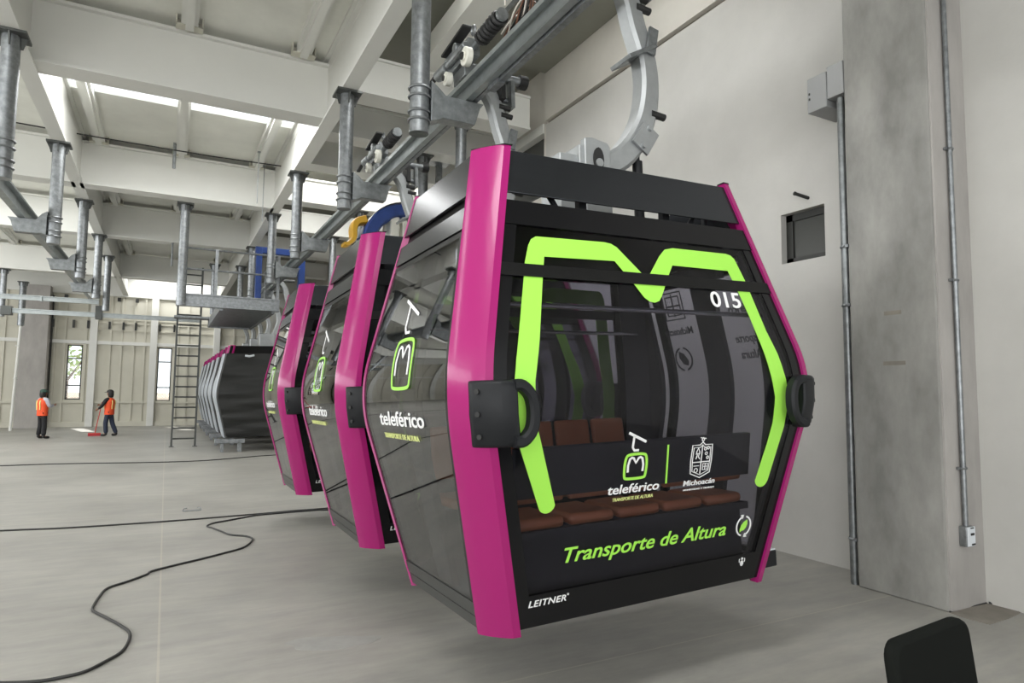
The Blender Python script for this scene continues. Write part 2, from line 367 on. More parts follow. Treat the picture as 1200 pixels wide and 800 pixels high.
bm = NB(); bx(bm, 1.88, 1.98, -6, 32, 6.2, 7.35); struct('ceiling_step', bm, 'white_steel', 'upstand between the lower and the higher roof', 'ceiling')
def ibeam(bm, p0, p1, w, z0, z1, tf=.035, tw=.03):
    """I-section along x or y between p0 and p1 (2-D), bottom z0, top z1"""
    (xa, ya), (xb, yb) = p0, p1
    if abs(xb-xa) > abs(yb-ya):
        bx(bm, xa, xb, ya-w/2, ya+w/2, z0, z0+tf); bx(bm, xa, xb, ya-w/2, ya+w/2, z1-tf, z1); bx(bm, xa, xb, ya-tw/2, ya+tw/2, z0+tf, z1-tf)
    else:
        bx(bm, xa-w/2, xa+w/2, ya, yb, z0, z0+tf); bx(bm, xa-w/2, xa+w/2, ya, yb, z1-tf, z1); bx(bm, xa-tw/2, xa+tw/2, ya, yb, z0+tf, z1-tf)
bm = NB(); ibeam(bm, (1.93, -6), (1.93, YB), .2, 5.48, 6.42, .04, .09); struct('ceiling_beam', bm, 'white_steel', 'long white beam above the right row of hanging posts', 'beam')
bm = NB(); ibeam(bm, (-1.68, -6), (-1.68, YB), .2, 5.48, 6.42, .04, .09); struct('ceiling_beam', bm, 'white_steel', 'long white beam above the left row of hanging posts', 'beam')
for y, z0, lab in ((4.2, 5.5, 'white cross beam overhead nearest the viewer'), (9.5, 5.52, 'deep white cross beam right across the top left of the picture'), (14.75, 5.5, 'second white cross beam beyond the roof light'), (19.5, 5.5, 'third white cross beam, brightly lit'), (26.6, 5.5, 'fourth white cross beam towards the back wall')):
    bm = NB()
    for xa, xb in ((-13, -1.72), (-1.635, 1.885)):
        bx(bm, xa, xb, y-.13, y+.15, z0, 6.3); bx(bm, xa, xb, y-.17, y+.2, z0-.02, z0+.02); bx(bm, xa, xb, y-.2, y+.2, 6.27, 6.31)
    struct('ceiling_beam', bm, 'white_steel', lab, 'beam')
names = ['first', 'second', 'third', 'fourth', 'fifth', 'sixth', 'seventh', 'eighth', 'ninth', 'tenth']
for i, y in enumerate((3.5, 9.5, 11.3, 13.1, 15.9, 19.0, 22.6, 26.6)):
    bm = NB(); xr = 5.32 if i == 1 else 5.58
    bx(bm, 2.04, xr, y-.02, y+.36, 6.1, 6.65); bx(bm, 2.04, xr, y-.05, y+.4, 6.08, 6.12); bx(bm, 2.04, xr, y-.05, y+.4, 6.63, 6.67)
    struct('ceiling_beam', bm, 'white_steel', 'white cross beam over the cabins, %s from the viewer' % names[i], 'beam')
bm = NB(); bx(bm, 4.95, 5.58, -6, 9.4, 7.12, 7.3); struct('trim_%d' % k, bm, 'roof_sheet_darkened', 'grey soffit where the right wall meets the roof', 'soffit'); k += 1
# purlins
for x in (-4.6, -1.35, 0.06, 1.5):
    for y0, y1 in ((-6, 9.3), (9.72, 14.6), (15.0, 19.3), (19.8, 26.4), (26.9, YB)):
        if x == -1.35 and y0 == -6: continue
        bm = NB(); bx(bm, x-.10, x+.10, y0, y1-.12, 6.30, 6.42); bx(bm, x-.05, x+.05, y0, y1-.12, 6.24, 6.32)
        o = struct('ceiling_purlin', bm, 'white_steel', 'white roof purlin %s, %s' % ({-4.6: 'left of the left post row', -1.35: 'beside the left long beam', .06: 'midway between the long beams', 1.5: 'left of the right long beam'}[x], 'bay %s from the viewer' % names[[-6, 9.72, 15.0, 19.8, 26.9].index(y0)]), 'purlin')
        bm = NB(); bx(bm, x-.16, x-.145, y1-.16, y1-.02, 6.29, 6.42); bx(bm, x+.145, x+.16, y1-.16, y1-.02, 6.29, 6.42); bx(bm, x-.16, x+.16, y1-.16, y1-.02, 6.285, 6.30); bx(bm, x-.15, x+.15, y1-.06, y1-.05, 6.3, 6.4)
        obj('end_channel', bm, 'wall_panel', o)
bm = NB(); bx(bm, 3.3, 3.63, -2, 9.45, 6.67, 7.0); bx(bm, 3.63, 3.75, -2, 9.45, 6.67, 6.74); struct('ceiling_purlin', bm, 'white_steel', 'white longitudinal beam over the rail, right of the tall near post', 'beam')
bm = NB(); cyl(bm, (3.83, -2, 6.8), (3.83, 9.4, 6.8), .075); struct('trim_%d' % k, bm, 'galvanised', 'grey pipe beside the white beam over the rail', 'pipe'); k += 1
# fittings below the roof
bm = NB(); tube(bm, [(-3.2, 13.8, 6.2), (-1.2, 13.8, 6.16), (.6, 13.8, 6.15), (1.9, 13.8, 6.18)], .012, 6)
tag(obj('service_cable', bm, 'cable_black'), 'thin dark cable strung across under the roof sheeting', 'cable')
def rod(x, y, z0, z1, r, lab):
    bm = NB(); cyl(bm, (x, y, z0), (x, y, z1), r, 8); bx(bm, x-.03, x+.03, y-.03, y+.03, z1-.02, z1); tag(obj('hanging_rod', bm, 'galvanised'), lab, 'rod', 'rods hanging from the roof')
rod(-.06, 13.88, 5.82, 6.32, .03, 'thick pale rod hanging below the middle purlin, past the first roof light')
rod(1.42, 13.5, 5.25, 6.3, .008, 'thin wire rod hanging left of the right long beam')
rod(1.62, 14.3, 5.1, 6.3, .008, 'thin wire rod hanging close against the right long beam')
rod(-.02, 19.45, 4.85, 5.48, .022, 'short rod hanging from the third cross beam above the platform')

# floor details
bm = NB()
poly = [(5.2, 2.855), (5.46, 2.853), (5.69, 2.84), (5.74, 2.72), (5.68, 2.61), (5.45, 2.585), (5.19, 2.58), (5.17, 2.7)]
prism(bm, poly, (0, 0, -.01), (1, 0, 0), (0, 1, 0), (0, 0, 1), .014); struct('trim_%d' % k, bm, 'patch_concrete', 'darker repaired patch of floor at the foot of the concrete column', 'floor patch'); k += 1
bm = NB(); tube(bm, [(5.69, 2.83, .008), (5.73, 2.76, .008), (5.76, 2.7, .009), (5.7, 2.62, .008)], .014, 6); tube(bm, [(5.2, 2.85, .006), (5.45, 2.852, .006), (5.68, 2.84, .006)], .006, 6)
struct('trim_%d' % k, bm, 'cable_black', 'ragged dark crack around the repaired floor patch', 'crack'); k += 1
bm = NB()
pts = []
for q in range(28):
    a = 2*PI*q/28; rr = 1+.13*math.sin(3*a+1)+.07*math.sin(7*a)
    pts.append((1.0+.27*rr*math.cos(a), 4.3+.12*rr*math.sin(a)-.25*.3*math.cos(a)))
prism(bm, pts, (0, 0, -.006), (1, 0, 0), (0, 1, 0), (0, 0, 1), .0075); struct('trim_%d' % k, bm, 'stain', 'round damp stain on the floor before the cabins', 'stain'); k += 1
bm = NB()
for s in (-1, 1): tube(bm, [(.37+s*.11, 9.62, 0), (.37+s*.1, 9.63, .03), (.37+s*.06, 9.64, .035)], .006, 6)
bx(bm, .27, .47, 9.58, 9.66, -.005, .006)
tag(obj('floor_hatch', bm, 'galvanised_dark'), 'tiny metal hatch with lifting loops set in the floor left of the cabins', 'hatch')

# ------------------------------------------------------------------ gondola cabins
def octo(a, b, z, c=.17):
    return [(-a, -b+c, z), (-a+c, -b, z), (a-c, -b, z), (a, -b+c, z), (a, b-c, z), (a-c, b, z), (-a+c, b, z), (-a, b-c, z)]
A3, B3, WA, HH, BL = (.963, 1.189, .915), (.622, .847, .572), 1.144, 2.4, .24
CX, CY = .15, .144
def prof(P, z):
    b, w, t = P; z0, z1 = WA-BL, WA+BL; k0 = z0/WA; k1 = BL/(HH-WA)
    c = (w-.25*b*(1-k0)-.25*t*k1)/(.25*k0+.5+.25*(1-k1))
    if z < z0: return b+(c-b)*z/WA
    if z > z1: return c+(t-c)*(z-WA)/(HH-WA)
    s = (z-z0)/(z1-z0); p0 = b+(c-b)*k0; p1 = c+(t-c)*k1
    return (1-s)**2*p0+2*s*(1-s)*c+s*s*p1
def A(z): return prof(A3, z)
def B(z): return prof(B3, z)
BEND = [WA-BL+i*BL/4 for i in range(9)]
def zlist(z0, z1): return [z0]+[z for z in BEND if z0+.01 < z < z1-.01]+[z1]

def face_pt(face, u, z, off=0.0):
    """u grows to the right as seen from outside"""
    if face == 'front': return Vector((u, -B(z)-off, z))
    if face == 'back': return Vector((-u, B(z)+off, z))
    if face == 'left': return Vector((-A(z)-off, -u, z))
    return Vector((A(z)+off, u, z))
def edge_of(face, z):
    return (A(z)-CX) if face in ('front', 'back') else (B(z)-CY)
def face_strip(bm, face, ufun0, ufun1, z0, z1, off0, off1, nu=1):
    """solid strip on a face between u=ufun0(z) and u=ufun1(z); off1 outer, off0 inner offset"""
    for kk in range(nu):
        rings = []
        for z in zlist(z0, z1):
            a = ufun0(z)+(ufun1(z)-ufun0(z))*kk/nu; b = ufun0(z)+(ufun1(z)-ufun0(z))*(kk+1)/nu
            rings.append([face_pt(face, a, z, off0), face_pt(face, b, z, off0), face_pt(face, b, z, off1), face_pt(face, a, z, off1)])
        loft(bm, rings)
def decal(name, flat, face, material, parent, off=.004):
    """flat: bmesh in (u, z, 0) -> laid on the face"""
    bmesh.ops.triangulate(flat, faces=flat.faces)
    for z in BEND:
        g = list(flat.verts)+list(flat.edges)+list(flat.faces)
        bmesh.ops.bisect_plane(flat, geom=g, plane_co=(0, z, 0), plane_no=(0, 1, 0))
    for v in flat.verts: v.co = face_pt(face, v.co.x, v.co.y, off)
    ex = bmesh.ops.extrude_face_region(flat, geom=list(flat.faces))
    d = {'front': (0, 1, 0), 'back': (0, -1, 0), 'left': (1, 0, 0), 'right': (-1, 0, 0)}[face]
    for v in [g for g in ex['geom'] if isinstance(g, bmesh.types.BMVert)]: v.co += Vector(d)*.003
    return obj(name, flat, material, parent, angle=20)
def poly_flat(bm, pts):
    vs = [bm.verts.new((a, b, 0)) for a, b in pts]; bm.faces.new(vs)
def stroke(bm, pts, w, closed=False):
    P = [Vector((a, b)) for a, b in pts]; n = len(P); L = []
    for i in range(n):
        if closed: d = (P[(i+1) % n]-P[i-1]).normalized()
        else: d = (P[min(i+1, n-1)]-P[max(i-1, 0)]).normalized()
        q = Vector((-d.y, d.x))*w/2; L.append((P[i]+q, P[i]-q))
    V = [(bm.verts.new((a.x, a.y, 0)), bm.verts.new((b.x, b.y, 0))) for a, b in L]
    for i in range(n if closed else n-1):
        j = (i+1) % n; bm.faces.new((V[i][0], V[j][0], V[j][1], V[i][1]))
def text_flat(txt, u0, u1, z0, z1, shear=0.0, weight=0.0, space=1.0):
    """glyph outlines filled into the box u0..u1, baseline z0, capital height to z1"""
    cu = bpy.data.curves.new('lettering', 'FONT'); cu.body = txt; cu.size = 1; cu.offset = weight; cu.space_character = space; cu.resolution_u = 4
    cu.shear = shear
    o = bpy.data.objects.new('lettering', cu); COL.objects.link(o)
    dg = bpy.context.evaluated_depsgraph_get(); me = bpy.data.meshes.new_from_object(o.evaluated_get(dg))
    bm = bmesh.new(); bm.from_mesh(me)
    xs = [v.co.x for v in bm.verts]; xa, xb = min(xs), max(xs); cap = .73
    for v in bm.verts:
        v.co = Vector((u0+(v.co.x-xa)/(xb-xa)*(u1-u0), z0+v.co.y/cap*(z1-z0), 0))
    bpy.data.objects.remove(o); bpy.data.curves.remove(cu); bpy.data.meshes.remove(me)
    return bm
def add_bm(dst, src):
    me = bpy.data.meshes.new('tmp'); src.to_mesh(me); src.free(); dst.from_mesh(me); bpy.data.meshes.remove(me)
def circle_pts(cu, cz, r, n=16, a0=0, a1=2*PI, rz=None):
    rz = rz or r
    return [(cu+r*math.cos(a0+(a1-a0)*i/n), cz+rz*math.sin(a0+(a1-a0)*i/n)) for i in range(n+1)]

def emblem(face, cu, cz, s, parent, k=1.0):
    """cabin pictogram: lime outline, white twin-peak line inside, white hanger bar above"""
    w_, h_ = .072*s, .063*s
    out = []
    for a, b in ((-.82, -1), (.82, -1), (.95, -.82), (1.0, 0), (.93, .72), (.72, 1), (-.72, 1), (-.93, .72), (-1, 0), (-.95, -.82)): out.append((cu+a*w_, cz+b*h_))
    for _ in range(2):
        out = [q for i in range(len(out)) for q in ((.75*out[i-1][0]+.25*out[i][0], .75*out[i-1][1]+.25*out[i][1]), (.25*out[i-1][0]+.75*out[i][0], .25*out[i-1][1]+.75*out[i][1]))]
    bm = NB(); stroke(bm, out, .014*s*k, True); decal('cabin_outline', bm, face, 'lime_film', parent)
    bm = NB()
    pk = [(-.66, -.45), (-.68, .1), (-.55, .62), (-.38, .72), (-.22, .66), (0, .28), (.22, .66), (.38, .72), (.55, .62), (.68, .1), (.66, -.45)]
    stroke(bm, [(cu+a*w_, cz+b*h_) for a, b in pk], .012*s*k)
    stroke(bm, [(cu+a*w_, cz+b*h_) for a, b in ((.15, 1.3), (-.25, 1.3), (-.42, 1.55), (-.36, 2.5))], .012*s*k)
    stroke(bm, [(cu+a*w_, cz+b*h_) for a, b in ((-.85, 2.75), (.75, 1.95))], .013*s*k)
    decal('pictogram_lines', bm, face, 'white_film', parent)

MPOLY = [(-0.67, 0.594), (-0.676, 0.58), (-0.686, 0.569), (-0.699, 0.561), (-0.714, 0.558), (-0.729, 0.56), (-0.743, 0.566), (-0.754, 0.576), (-0.761, 0.59), (-0.897, 0.902), (-0.929, 1.098), (-0.927, 1.16), (-0.903, 1.293), (-0.878, 1.39), (-0.8, 1.689), (-0.779, 1.775), (-0.745, 1.865), (-0.723, 1.9), (-0.693, 1.918), (-0.268, 1.926), (-0.225, 1.921), (-0.189, 1.903), (-0.056, 1.768), (-0.024, 1.75), (0.01, 1.77), (0.102, 1.877), (0.152, 1.92), (0.212, 1.934), (0.631, 1.934), (0.668, 1.926), (0.693, 1.905), (0.738, 1.772), (0.808, 1.46), (0.857, 1.321), (0.895, 1.17), (0.905, 1.069), (0.884, 0.895), (0.8, 0.587), (0.791, 0.572), (0.779, 0.56), (0.763, 0.553), (0.746, 0.551), (0.729, 0.555), (0.714, 0.563), (0.702, 0.576), (0.695, 0.592), (0.76, 0.81), (0.785, 0.92), (0.797, 1.072), (0.778, 1.171), (0.742, 1.346), (0.697, 1.551), (0.657, 1.693), (0.613, 1.824), (0.182, 1.827), (0.144, 1.774), (0.053, 1.637), (0.03, 1.612), (-0.001, 1.601), (-0.035, 1.604), (-0.069, 1.626), (-0.122, 1.7), (-0.222, 1.822), (-0.662, 1.812), (-0.692, 1.696), (-0.765, 1.385), (-0.789, 1.293), (-0.812, 1.193), (-0.817, 1.071), (-0.807, 0.988)]

def rect_sweep(bm, path, wn, wy):
    """bar of rectangular section swept along a path in the x-z plane; wn(t) in-plane width, wy(t) width along y"""
    P = [Vector(p) for p in path]; rings = []
    for i, p in enumerate(P):
        d = (P[min(i+1, len(P)-1)]-P[max(i-1, 0)]).normalized(); nrm = Vector((-d.z, 0, d.x)); t = i/(len(P)-1)
        a, b = wn(t)/2, wy(t)/2; c = .3
        rings.append([p+nrm*sa*a*fa+Vector((0, sb*b*fb, 0)) for sa, fa, sb, fb in ((1, 1, 1, 1-c), (1, 1, -1, 1-c), (1, 1-c, -1, 1), (-1, 1-c, -1, 1), (-1, 1, -1, 1-c), (-1, 1, 1, 1-c), (-1, 1-c, 1, 1), (1, 1-c, 1, 1))])
    loft(bm, rings)

def build_hanger(root):
    path = smooth_path([(.03, 0, 2.60), (.24, 0, 2.63), (.44, 0, 2.75), (.60, 0, 2.98), (.665, 0, 3.23), (.655, 0, 3.46), (.58, 0, 3.69), (.53, 0, 3.88), (.46, 0, 4.02), (.34, 0, 4.12), (.18, 0, 4.17)], 4)
    bm = NB(); rect_sweep(bm, path, lambda t: .17-.04*t, lambda t: .15-.02*t); arm = obj('hanger_arm', bm, 'cast_aluminium', root)
    bm = NB(); box(bm, (.57, 0, 3.48), (.28, .22, .03), Matrix.Rotation(-.5, 3, 'Y')); box(bm, (.67, -.085, 3.58), (.08, .02, .2), Matrix.Rotation(.2, 3, 'Y')); obj('clamp_strap', bm, 'galvanised_dark', arm, bevel=.004)
    bm = NB()
    box(bm, (.57, -.085, 2.86), (.15, .02, .19), Matrix.Rotation(.6, 3, 'Y'))
    for q in ((.54, 2.80), (.60, 2.93)): cyl(bm, (q[0], -.115, q[1]), (q[0], -.09, q[1]), .02, 10)
    obj('gusset_plate', bm, 'cast_aluminium', arm)
    for q in ((.71, 3.06), (.62, 3.82), (.60, 3.90)):
        bm = NB(); cyl(bm, (q[0]-.06, -.06, q[1]), (q[0]+.06, -.06, q[1]-.01), .026, 10); obj('stop_bolt', bm, 'rubber', arm)
    # suspension block on the roof
    bm = NB()
    prism(bm, [(.0, 2.14), (.20, 2.14), (.20, 2.70), (.18, 2.73), (.06, 2.75), (.0, 2.74)], (0, -.17, 0), (1, 0, 0), (0, 0, 1), (0, 1, 0), .05)
    prism(bm, [(.0, 2.14), (.20, 2.14), (.20, 2.70), (.18, 2.73), (.06, 2.75), (.0, 2.74)], (0, .12, 0), (1, 0, 0), (0, 0, 1), (0, 1, 0), .05)
    bx(bm, -.16, .0, -.12, .12, 2.14, 2.64); bx(bm, -.03, .02, -.15, .15, 2.4, 2.70)
    bl = obj('suspension_block', bm, 'cast_aluminium', root, bevel=.006)
    bm = NB(); prism(bm, circle_pts(.10, 2.61, .04, 16, rz=.078)[:-1], (0, -.18, 0), (1, 0, 0), (0, 0, 1), (0, 1, 0), .03); obj('slot_recess', bm, 'rubber', bl)
    bm = NB(); cyl(bm, (.10, -.19, 2.585), (.10, -.17, 2.585), .028, 12); obj('slot_bolt', bm, 'cast_aluminium', bl)
    bm = NB(); cyl(bm, (.56, 0, 2.1), (.56, 0, 2.72), .035, 14); cyl(bm, (.56, 0, 2.72), (.56, 0, 2.82), .018, 10); cyl(bm, (.56, -.04, 2.8), (.56, .04, 2.8), .03, 10); obj('damper', bm, 'black_plastic', root)
    # grip over the rail
    bm = NB()
    bx(bm, .10, .22, -.34, .16, 4.20, 4.36); bx(bm, .14, .26, -.16, .12, 4.09, 4.22); bx(bm, .12, .2, -.02, .3, 4.28, 4.44)
    cyl(bm, (.10, .16, 4.30), (.10, .42, 4.32), .055, 12); cyl(bm, (.06, -.1, 4.36), (.26, -.1, 4.36), .05, 12); cyl(bm, (.08, -.34, 4.28), (.08, .1, 4.28), .035, 10)
    g = obj('grip_body', bm, 'galvanised_dark', root, bevel=.008)
    bm = NB(); box(bm, (.10, .58, 4.34), (.05, .42, .03), Matrix.Rotation(-.10, 3, 'X')); obj('grip_lever', bm, 'rubber', g, bevel=.006)
    bm = NB(); box(bm, (.12, -.02, 4.47), (.10, .56, .025), Matrix.Rotation(-.06, 3, 'X')); obj('grip_cover', bm, 'rubber', g, bevel=.006)
    bm = NB(); torus(bm, (.15, -.36, 4.42), (1, 0, 0), .04, .012, 14, 6); obj('lifting_eye', bm, 'galvanised', g)
    for y, rr in ((-.40, .085), (.06, .065)):
        bm = NB(); cyl(bm, (.03, y, 4.13), (.09, y, 4.13), rr, 20); cyl(bm, (.015, y, 4.13), (.03, y, 4.13), rr*.5, 14)
        rl = obj('grip_roller', bm, 'roller_white', g, bevel=.006)
        bm = NB(); cyl(bm, (.008, y, 4.13), (.016, y, 4.13), rr*.42, 12); obj('roller_hub', bm, 'rubber', rl)
    bm = NB(); pts = [(.16+.055*math.cos(a), -.48-.40*a/(2*PI*7), 4.27+.055*math.sin(a)) for a in [i*PI/6 for i in range(85)]]; tube(bm, pts, .02, 6)
    obj('grip_spring', bm, 'rubber', g)
    bm = NB(); cyl(bm, (.16, -.92, 4.27), (.16, -.34, 4.27), .03, 10); cyl(bm, (.16, -.93, 4.27), (.16, -.90, 4.27), .055, 14); obj('spring_rod', bm, 'galvanised_dark', g)
    bm = NB(); cyl(bm, (.40, 0, 4.22), (.82, 0, 4.22), .045, 14); bx(bm, .22, .42, -.06, .06, 4.18, 4.28); rd = obj('buffer_rod', bm, 'galvanised', g)
    bm = NB(); cyl(bm, (.80, 0, 4.22), (.88, 0, 4.22), .07, 16); obj('buffer_cap', bm, 'rubber', rd)
    bm = NB(); bx(bm, .54, .59, -.12, .08, 3.96, 4.18); obj('guide_plate', bm, 'rubber', g)
    bm = NB(); bx(bm, .66, .70, -.1, .1, 3.90, 4.17); cyl(bm, (.58, 0, 4.0), (.7, 0, 4.0), .03, 10); obj('guide_plate', bm, 'galvanised_dark', g)

def pillar(sx, sy, root):
    bm = NB(); rings = []
    for z in zlist(-.03, HH+.015):
        a, b = A(z), B(z)
        p = [(-a+.05, -(b-CY)+.02), (-a-.008, -(b-CY)-.006), (-a-.005, -(b-CY)-.02), (-a+.022, -(b-CY)-.066), (-a+.058, -b+.034), (-a+.094, -b+.0), (-a+.112, -b-.012), (-(a-CX), -b-.016), (-(a-CX)+.002, -b+.035)]
        rings.append([(-q[0]*sx, -q[1]*sy, z) if False else (q[0]*-sx, q[1]*-sy, z) for q in p])
    loft(bm, rings); o = obj('corner_pillar', bm, 'pink_paint', root, angle=26)
    bm = NB(); rings = []
    for z in (HH+.015, HH+.022):
        a, b = A(z), B(z)
        p = [(-a+.05, -(b-CY)+.02), (-a-.01, -(b-CY)-.012), (-a+.108, -b-.016), (-(a-CX)+.006, -b-.02), (-(a-CX)+.004, -b+.035)]
        rings.append([(q[0]*-sx, q[1]*-sy, z) for q in p])
    loft(bm, rings); obj('end_cap', bm, 'black_trim', o)

def bumper(sx, sy, root):
    """black corner bumper with a D-shaped grip, at waist height"""
    zc, h = 1.045, .30
    bm = NB()
    # wrap over the pillar
    rings = []
    for z in (zc-h/2, zc-h/2+.02, zc, zc+h/2-.02, zc+h/2):
        a, b = A(z), B(z); e = .0 if z in (zc-h/2, zc+h/2) else .016
        p = [(-a+.055, -b+.065), (-a+.05, -b+.035-e), (-a+.10, -b-.03-e), (-a+.16, -b-.065-e), (-a+.24, -b-.07-e), (-a+.24, -b-.018), (-a+.12, -b-.015)]
        rings.append([(q[0]*-sx, q[1]*-sy, z) for q in p])
    loft(bm, rings)
    o = obj('bumper', bm, 'black_plastic', root, bevel=.01)
    # D loop
    bm = NB(); b = B(zc)
    xo, yo = -1.189+.225, -b-.062
    loop = smooth_path([(xo, 0, zc+.125), (xo+.045, 0, zc+.122), (xo+.09, 0, zc+.075), (xo+.103, 0, zc), (xo+.09, 0, zc-.075), (xo+.045, 0, zc-.122), (xo, 0, zc-.125)], 4)
    pts = [Vector((p.x, yo, p.z)) for p in loop]
    rings = []
    for i, p in enumerate(pts):
        d = (pts[min(i+1, len(pts)-1)]-pts[max(i-1, 0)]).normalized(); nr = Vector((-d.z, 0, d.x))
        r = []
        for aa, bb in ((-.026, -.02), (-.014, -.034), (.014, -.034), (.026, -.02), (.026, .02), (.014, .03), (-.014, .03), (-.026, .02)):
            q = p+nr*aa+Vector((0, bb, 0)); r.append((q.x*-sx, q.y*-sy, q.z))
        rings.append(r)
    loft(bm, rings); obj('grip_loop', bm, 'black_plastic', o)
    for z in (zc+.1, zc, zc-.1):
        x, y = -A(z)+.072, -B(z)-.012; bm = NB(); cyl(bm, ((x+.02)*-sx, (y+.015)*-sy, z), ((x-.008)*-sx, (y-.006)*-sy, z), .012, 10)
        obj('bumper_bolt', bm, 'rubber', o)

def build_cabin(label):
    root = thing('gondola_cabin', label, 'gondola cabin', group='uncovered gondola cabins')
    # floor pan and roof
    bm = NB()
    loft(bm, [octo(A(z)-.05-d, B(z)-.05-d, z) for z, d in ((-.02, .08), (.0, .02), (.10, 0))]); obj('floor_pan', bm, 'sill_grey', root)
    bm = NB()
    loft(bm, [octo(A(z)-.03-d, B(z)-.03-d, z) for z, d in ((2.0, 0), (2.07, .0), (2.10, .12))]); obj('roof', bm, 'black_trim', root)
    # fairings round the roof
    for f in ('front', 'back', 'left', 'right'):
        bm = NB(); e = lambda z, f=f: edge_of(f, z)+.02
        face_strip(bm, f, lambda z: -e(z), e, 2.15, 2.395, -.02, .0); obj('roof_fairing', bm, 'fairing_metal', root, bevel=.004)
    bm = NB()
    for sx in (-1, 1):
        for sy in (-1, 1): cyl(bm, (sx*.74, sy*.42, 2.05), (sx*.74, sy*.42, 2.3), .02, 8); bx(bm, sx*.3-.025, sx*.3+.025, sy*.53-.02, sy*.53+.02, 2.05, 2.25)
        box(bm, (sx*.5, -.55, 2.16), (.025, .02, .16), Matrix.Rotation(sx*.6, 3, 'Y'))
    bx(bm, -.85, .85, -.03, .03, 2.06, 2.12); obj('roof_brackets', bm, 'black_plastic', root)
    # ends
    for f in ('front', 'back'):
        ins = lambda z: edge_of(f, z)-.075
        full = lambda z: edge_of(f, z)+.005
        bm = NB()
        face_strip(bm, f, lambda z: -full(z), lambda z: -ins(z), .16, 1.975, -.03, .0); face_strip(bm, f, ins, full, .16, 1.975, -.03, .0)
        face_strip(bm, f, lambda z: -full(z), full, 1.975, 2.105, -.035, .006)
        face_strip(bm, f, lambda z: -full(z), full, .0, .16, -.03, .0)
        fr = obj('end_panel', bm, 'black_panel', root)
        bm = NB(); face_strip(bm, f, lambda z: -full(z), full, 1.70, 1.765, -.02, .009); obj('window_bar', bm, 'black_trim', fr)
        bm = NB(); face_strip(bm, f, lambda z: -ins(z), ins, .16, 1.975, -.012, -.004); obj('end_window', bm, 'tinted_glass', root)
    # sides
    for f in ('left', 'right'):
        e = lambda z: edge_of(f, z)+.005
        bm = NB(); face_strip(bm, f, lambda z: -e(z), e, 1.965, 2.085, -.03, .002); obj('side_fairing', bm, 'fairing_metal', root)
        bm = NB(); face_strip(bm, f, lambda z: -e(z), e, 1.925, 1.955, -.03, -.004); face_strip(bm, f, lambda z: -e(z), e, 2.09, 2.18, -.06, -.03); obj('side_gasket', bm, 'black_trim', root)
        bm = NB(); face_strip(bm, f, lambda z: -e(z), e, .055, .125, -.03, .0); face_strip(bm, f, lambda z: -e(z), e, -.01, .048, -.03, -.003); obj('side_sill', bm, 'sill_grey', root)
        bm = NB(); face_strip(bm, f, lambda z: -e(z), lambda z: -e(z)+.05, .13, 1.925, -.02, -.003); obj('side_border', bm, 'black_panel', root)
        bm = NB(); face_strip(bm, f, lambda z: e(z)-.05, e, .13, 1.925, -.02, -.003); obj('side_border', bm, 'black_panel', root)
        bm = NB(); face_strip(bm, f, lambda z: -e(z)+.05, lambda z: e(z)-.05, .13, 1.925, -.012, -.004); obj('side_window', bm, 'side_glass' if f == 'left' else 'tinted_light', root)
        sgn = 1 if f == 'right' else -1
        bm = NB()
        for y0, y1 in ((-.2, .0), (.5, .69), (-.69, -.6)):
            rings = []
            for z in zlist(.13, 1.95):
                lim = B(z)-.13; a, b = max(-lim, min(lim, y0)), max(-lim, min(lim, y1))
                rings.append([(sgn*(A(z)-.02), a, z), (sgn*(A(z)-.02), b, z), (sgn*(A(z)-.06), b, z), (sgn*(A(z)-.06), a, z)])
            loft(bm, rings)
        bx(bm, sgn*.93, sgn*.86, -.38, .38, 1.86, 1.95)
        obj('door_frame', bm, 'interior_grey', root)
    # sliding door cover on the right side, outside
    bm = NB(); rings = []
    for z in zlist(.2, 1.95):
        rings.append([(A(z)+.01, -.50, z), (A(z)+.05, -.50, z), (A(z)+.05, -.42, z), (A(z)+.01, -.42, z)])
    loft(bm, rings); rings = []
    for z in zlist(.2, 1.95): rings.append([(A(z)+.01, .42, z), (A(z)+.05, .42, z), (A(z)+.05, .50, z), (A(z)+.01, .50, z)])
    loft(bm, rings); bx(bm, A(1.95), A(1.9)+.05, -.5, .5, 1.90, 1.96); obj('door_guard', bm, 'black_plastic', root, bevel=.01)
    bm = NB(); bx(bm, A(.06)+.03, A(.06)+.14, -.52, -.44, .0, .10); cyl(bm, (A(.06)-.01, -.48, .03), (A(.06)+.05, -.48, .03), .02, 8); lk = obj('lock_box', bm, 'black_plastic', root, bevel=.008)
    bm = NB(); bx(bm, A(.06)+.035, A(.06)+.135, -.515, -.445, .10, .108); obj('lock_cover', bm, 'box_white', lk)
    for sx in (-1, 1):
        for sy in (-1, 1):
            pillar(sx, sy, root); bumper(sx, sy, root)
            bm = NB(); rings = []
            for z in zlist(.1, 1.97):
                a, b = A(z), B(z); p = [(-a+.022, -(b-CY)+.03), (-a+.06, -(b-CY)+.06), (-(a-CX)+.05, -b+.07), (-(a-CX)+.02, -b+.032), (-a+.13, -b+.05)]
                rings.append([(q[0]*-sx, q[1]*-sy, z) for q in p])
            loft(bm, rings); obj('corner_liner', bm, 'interior_grey', root)
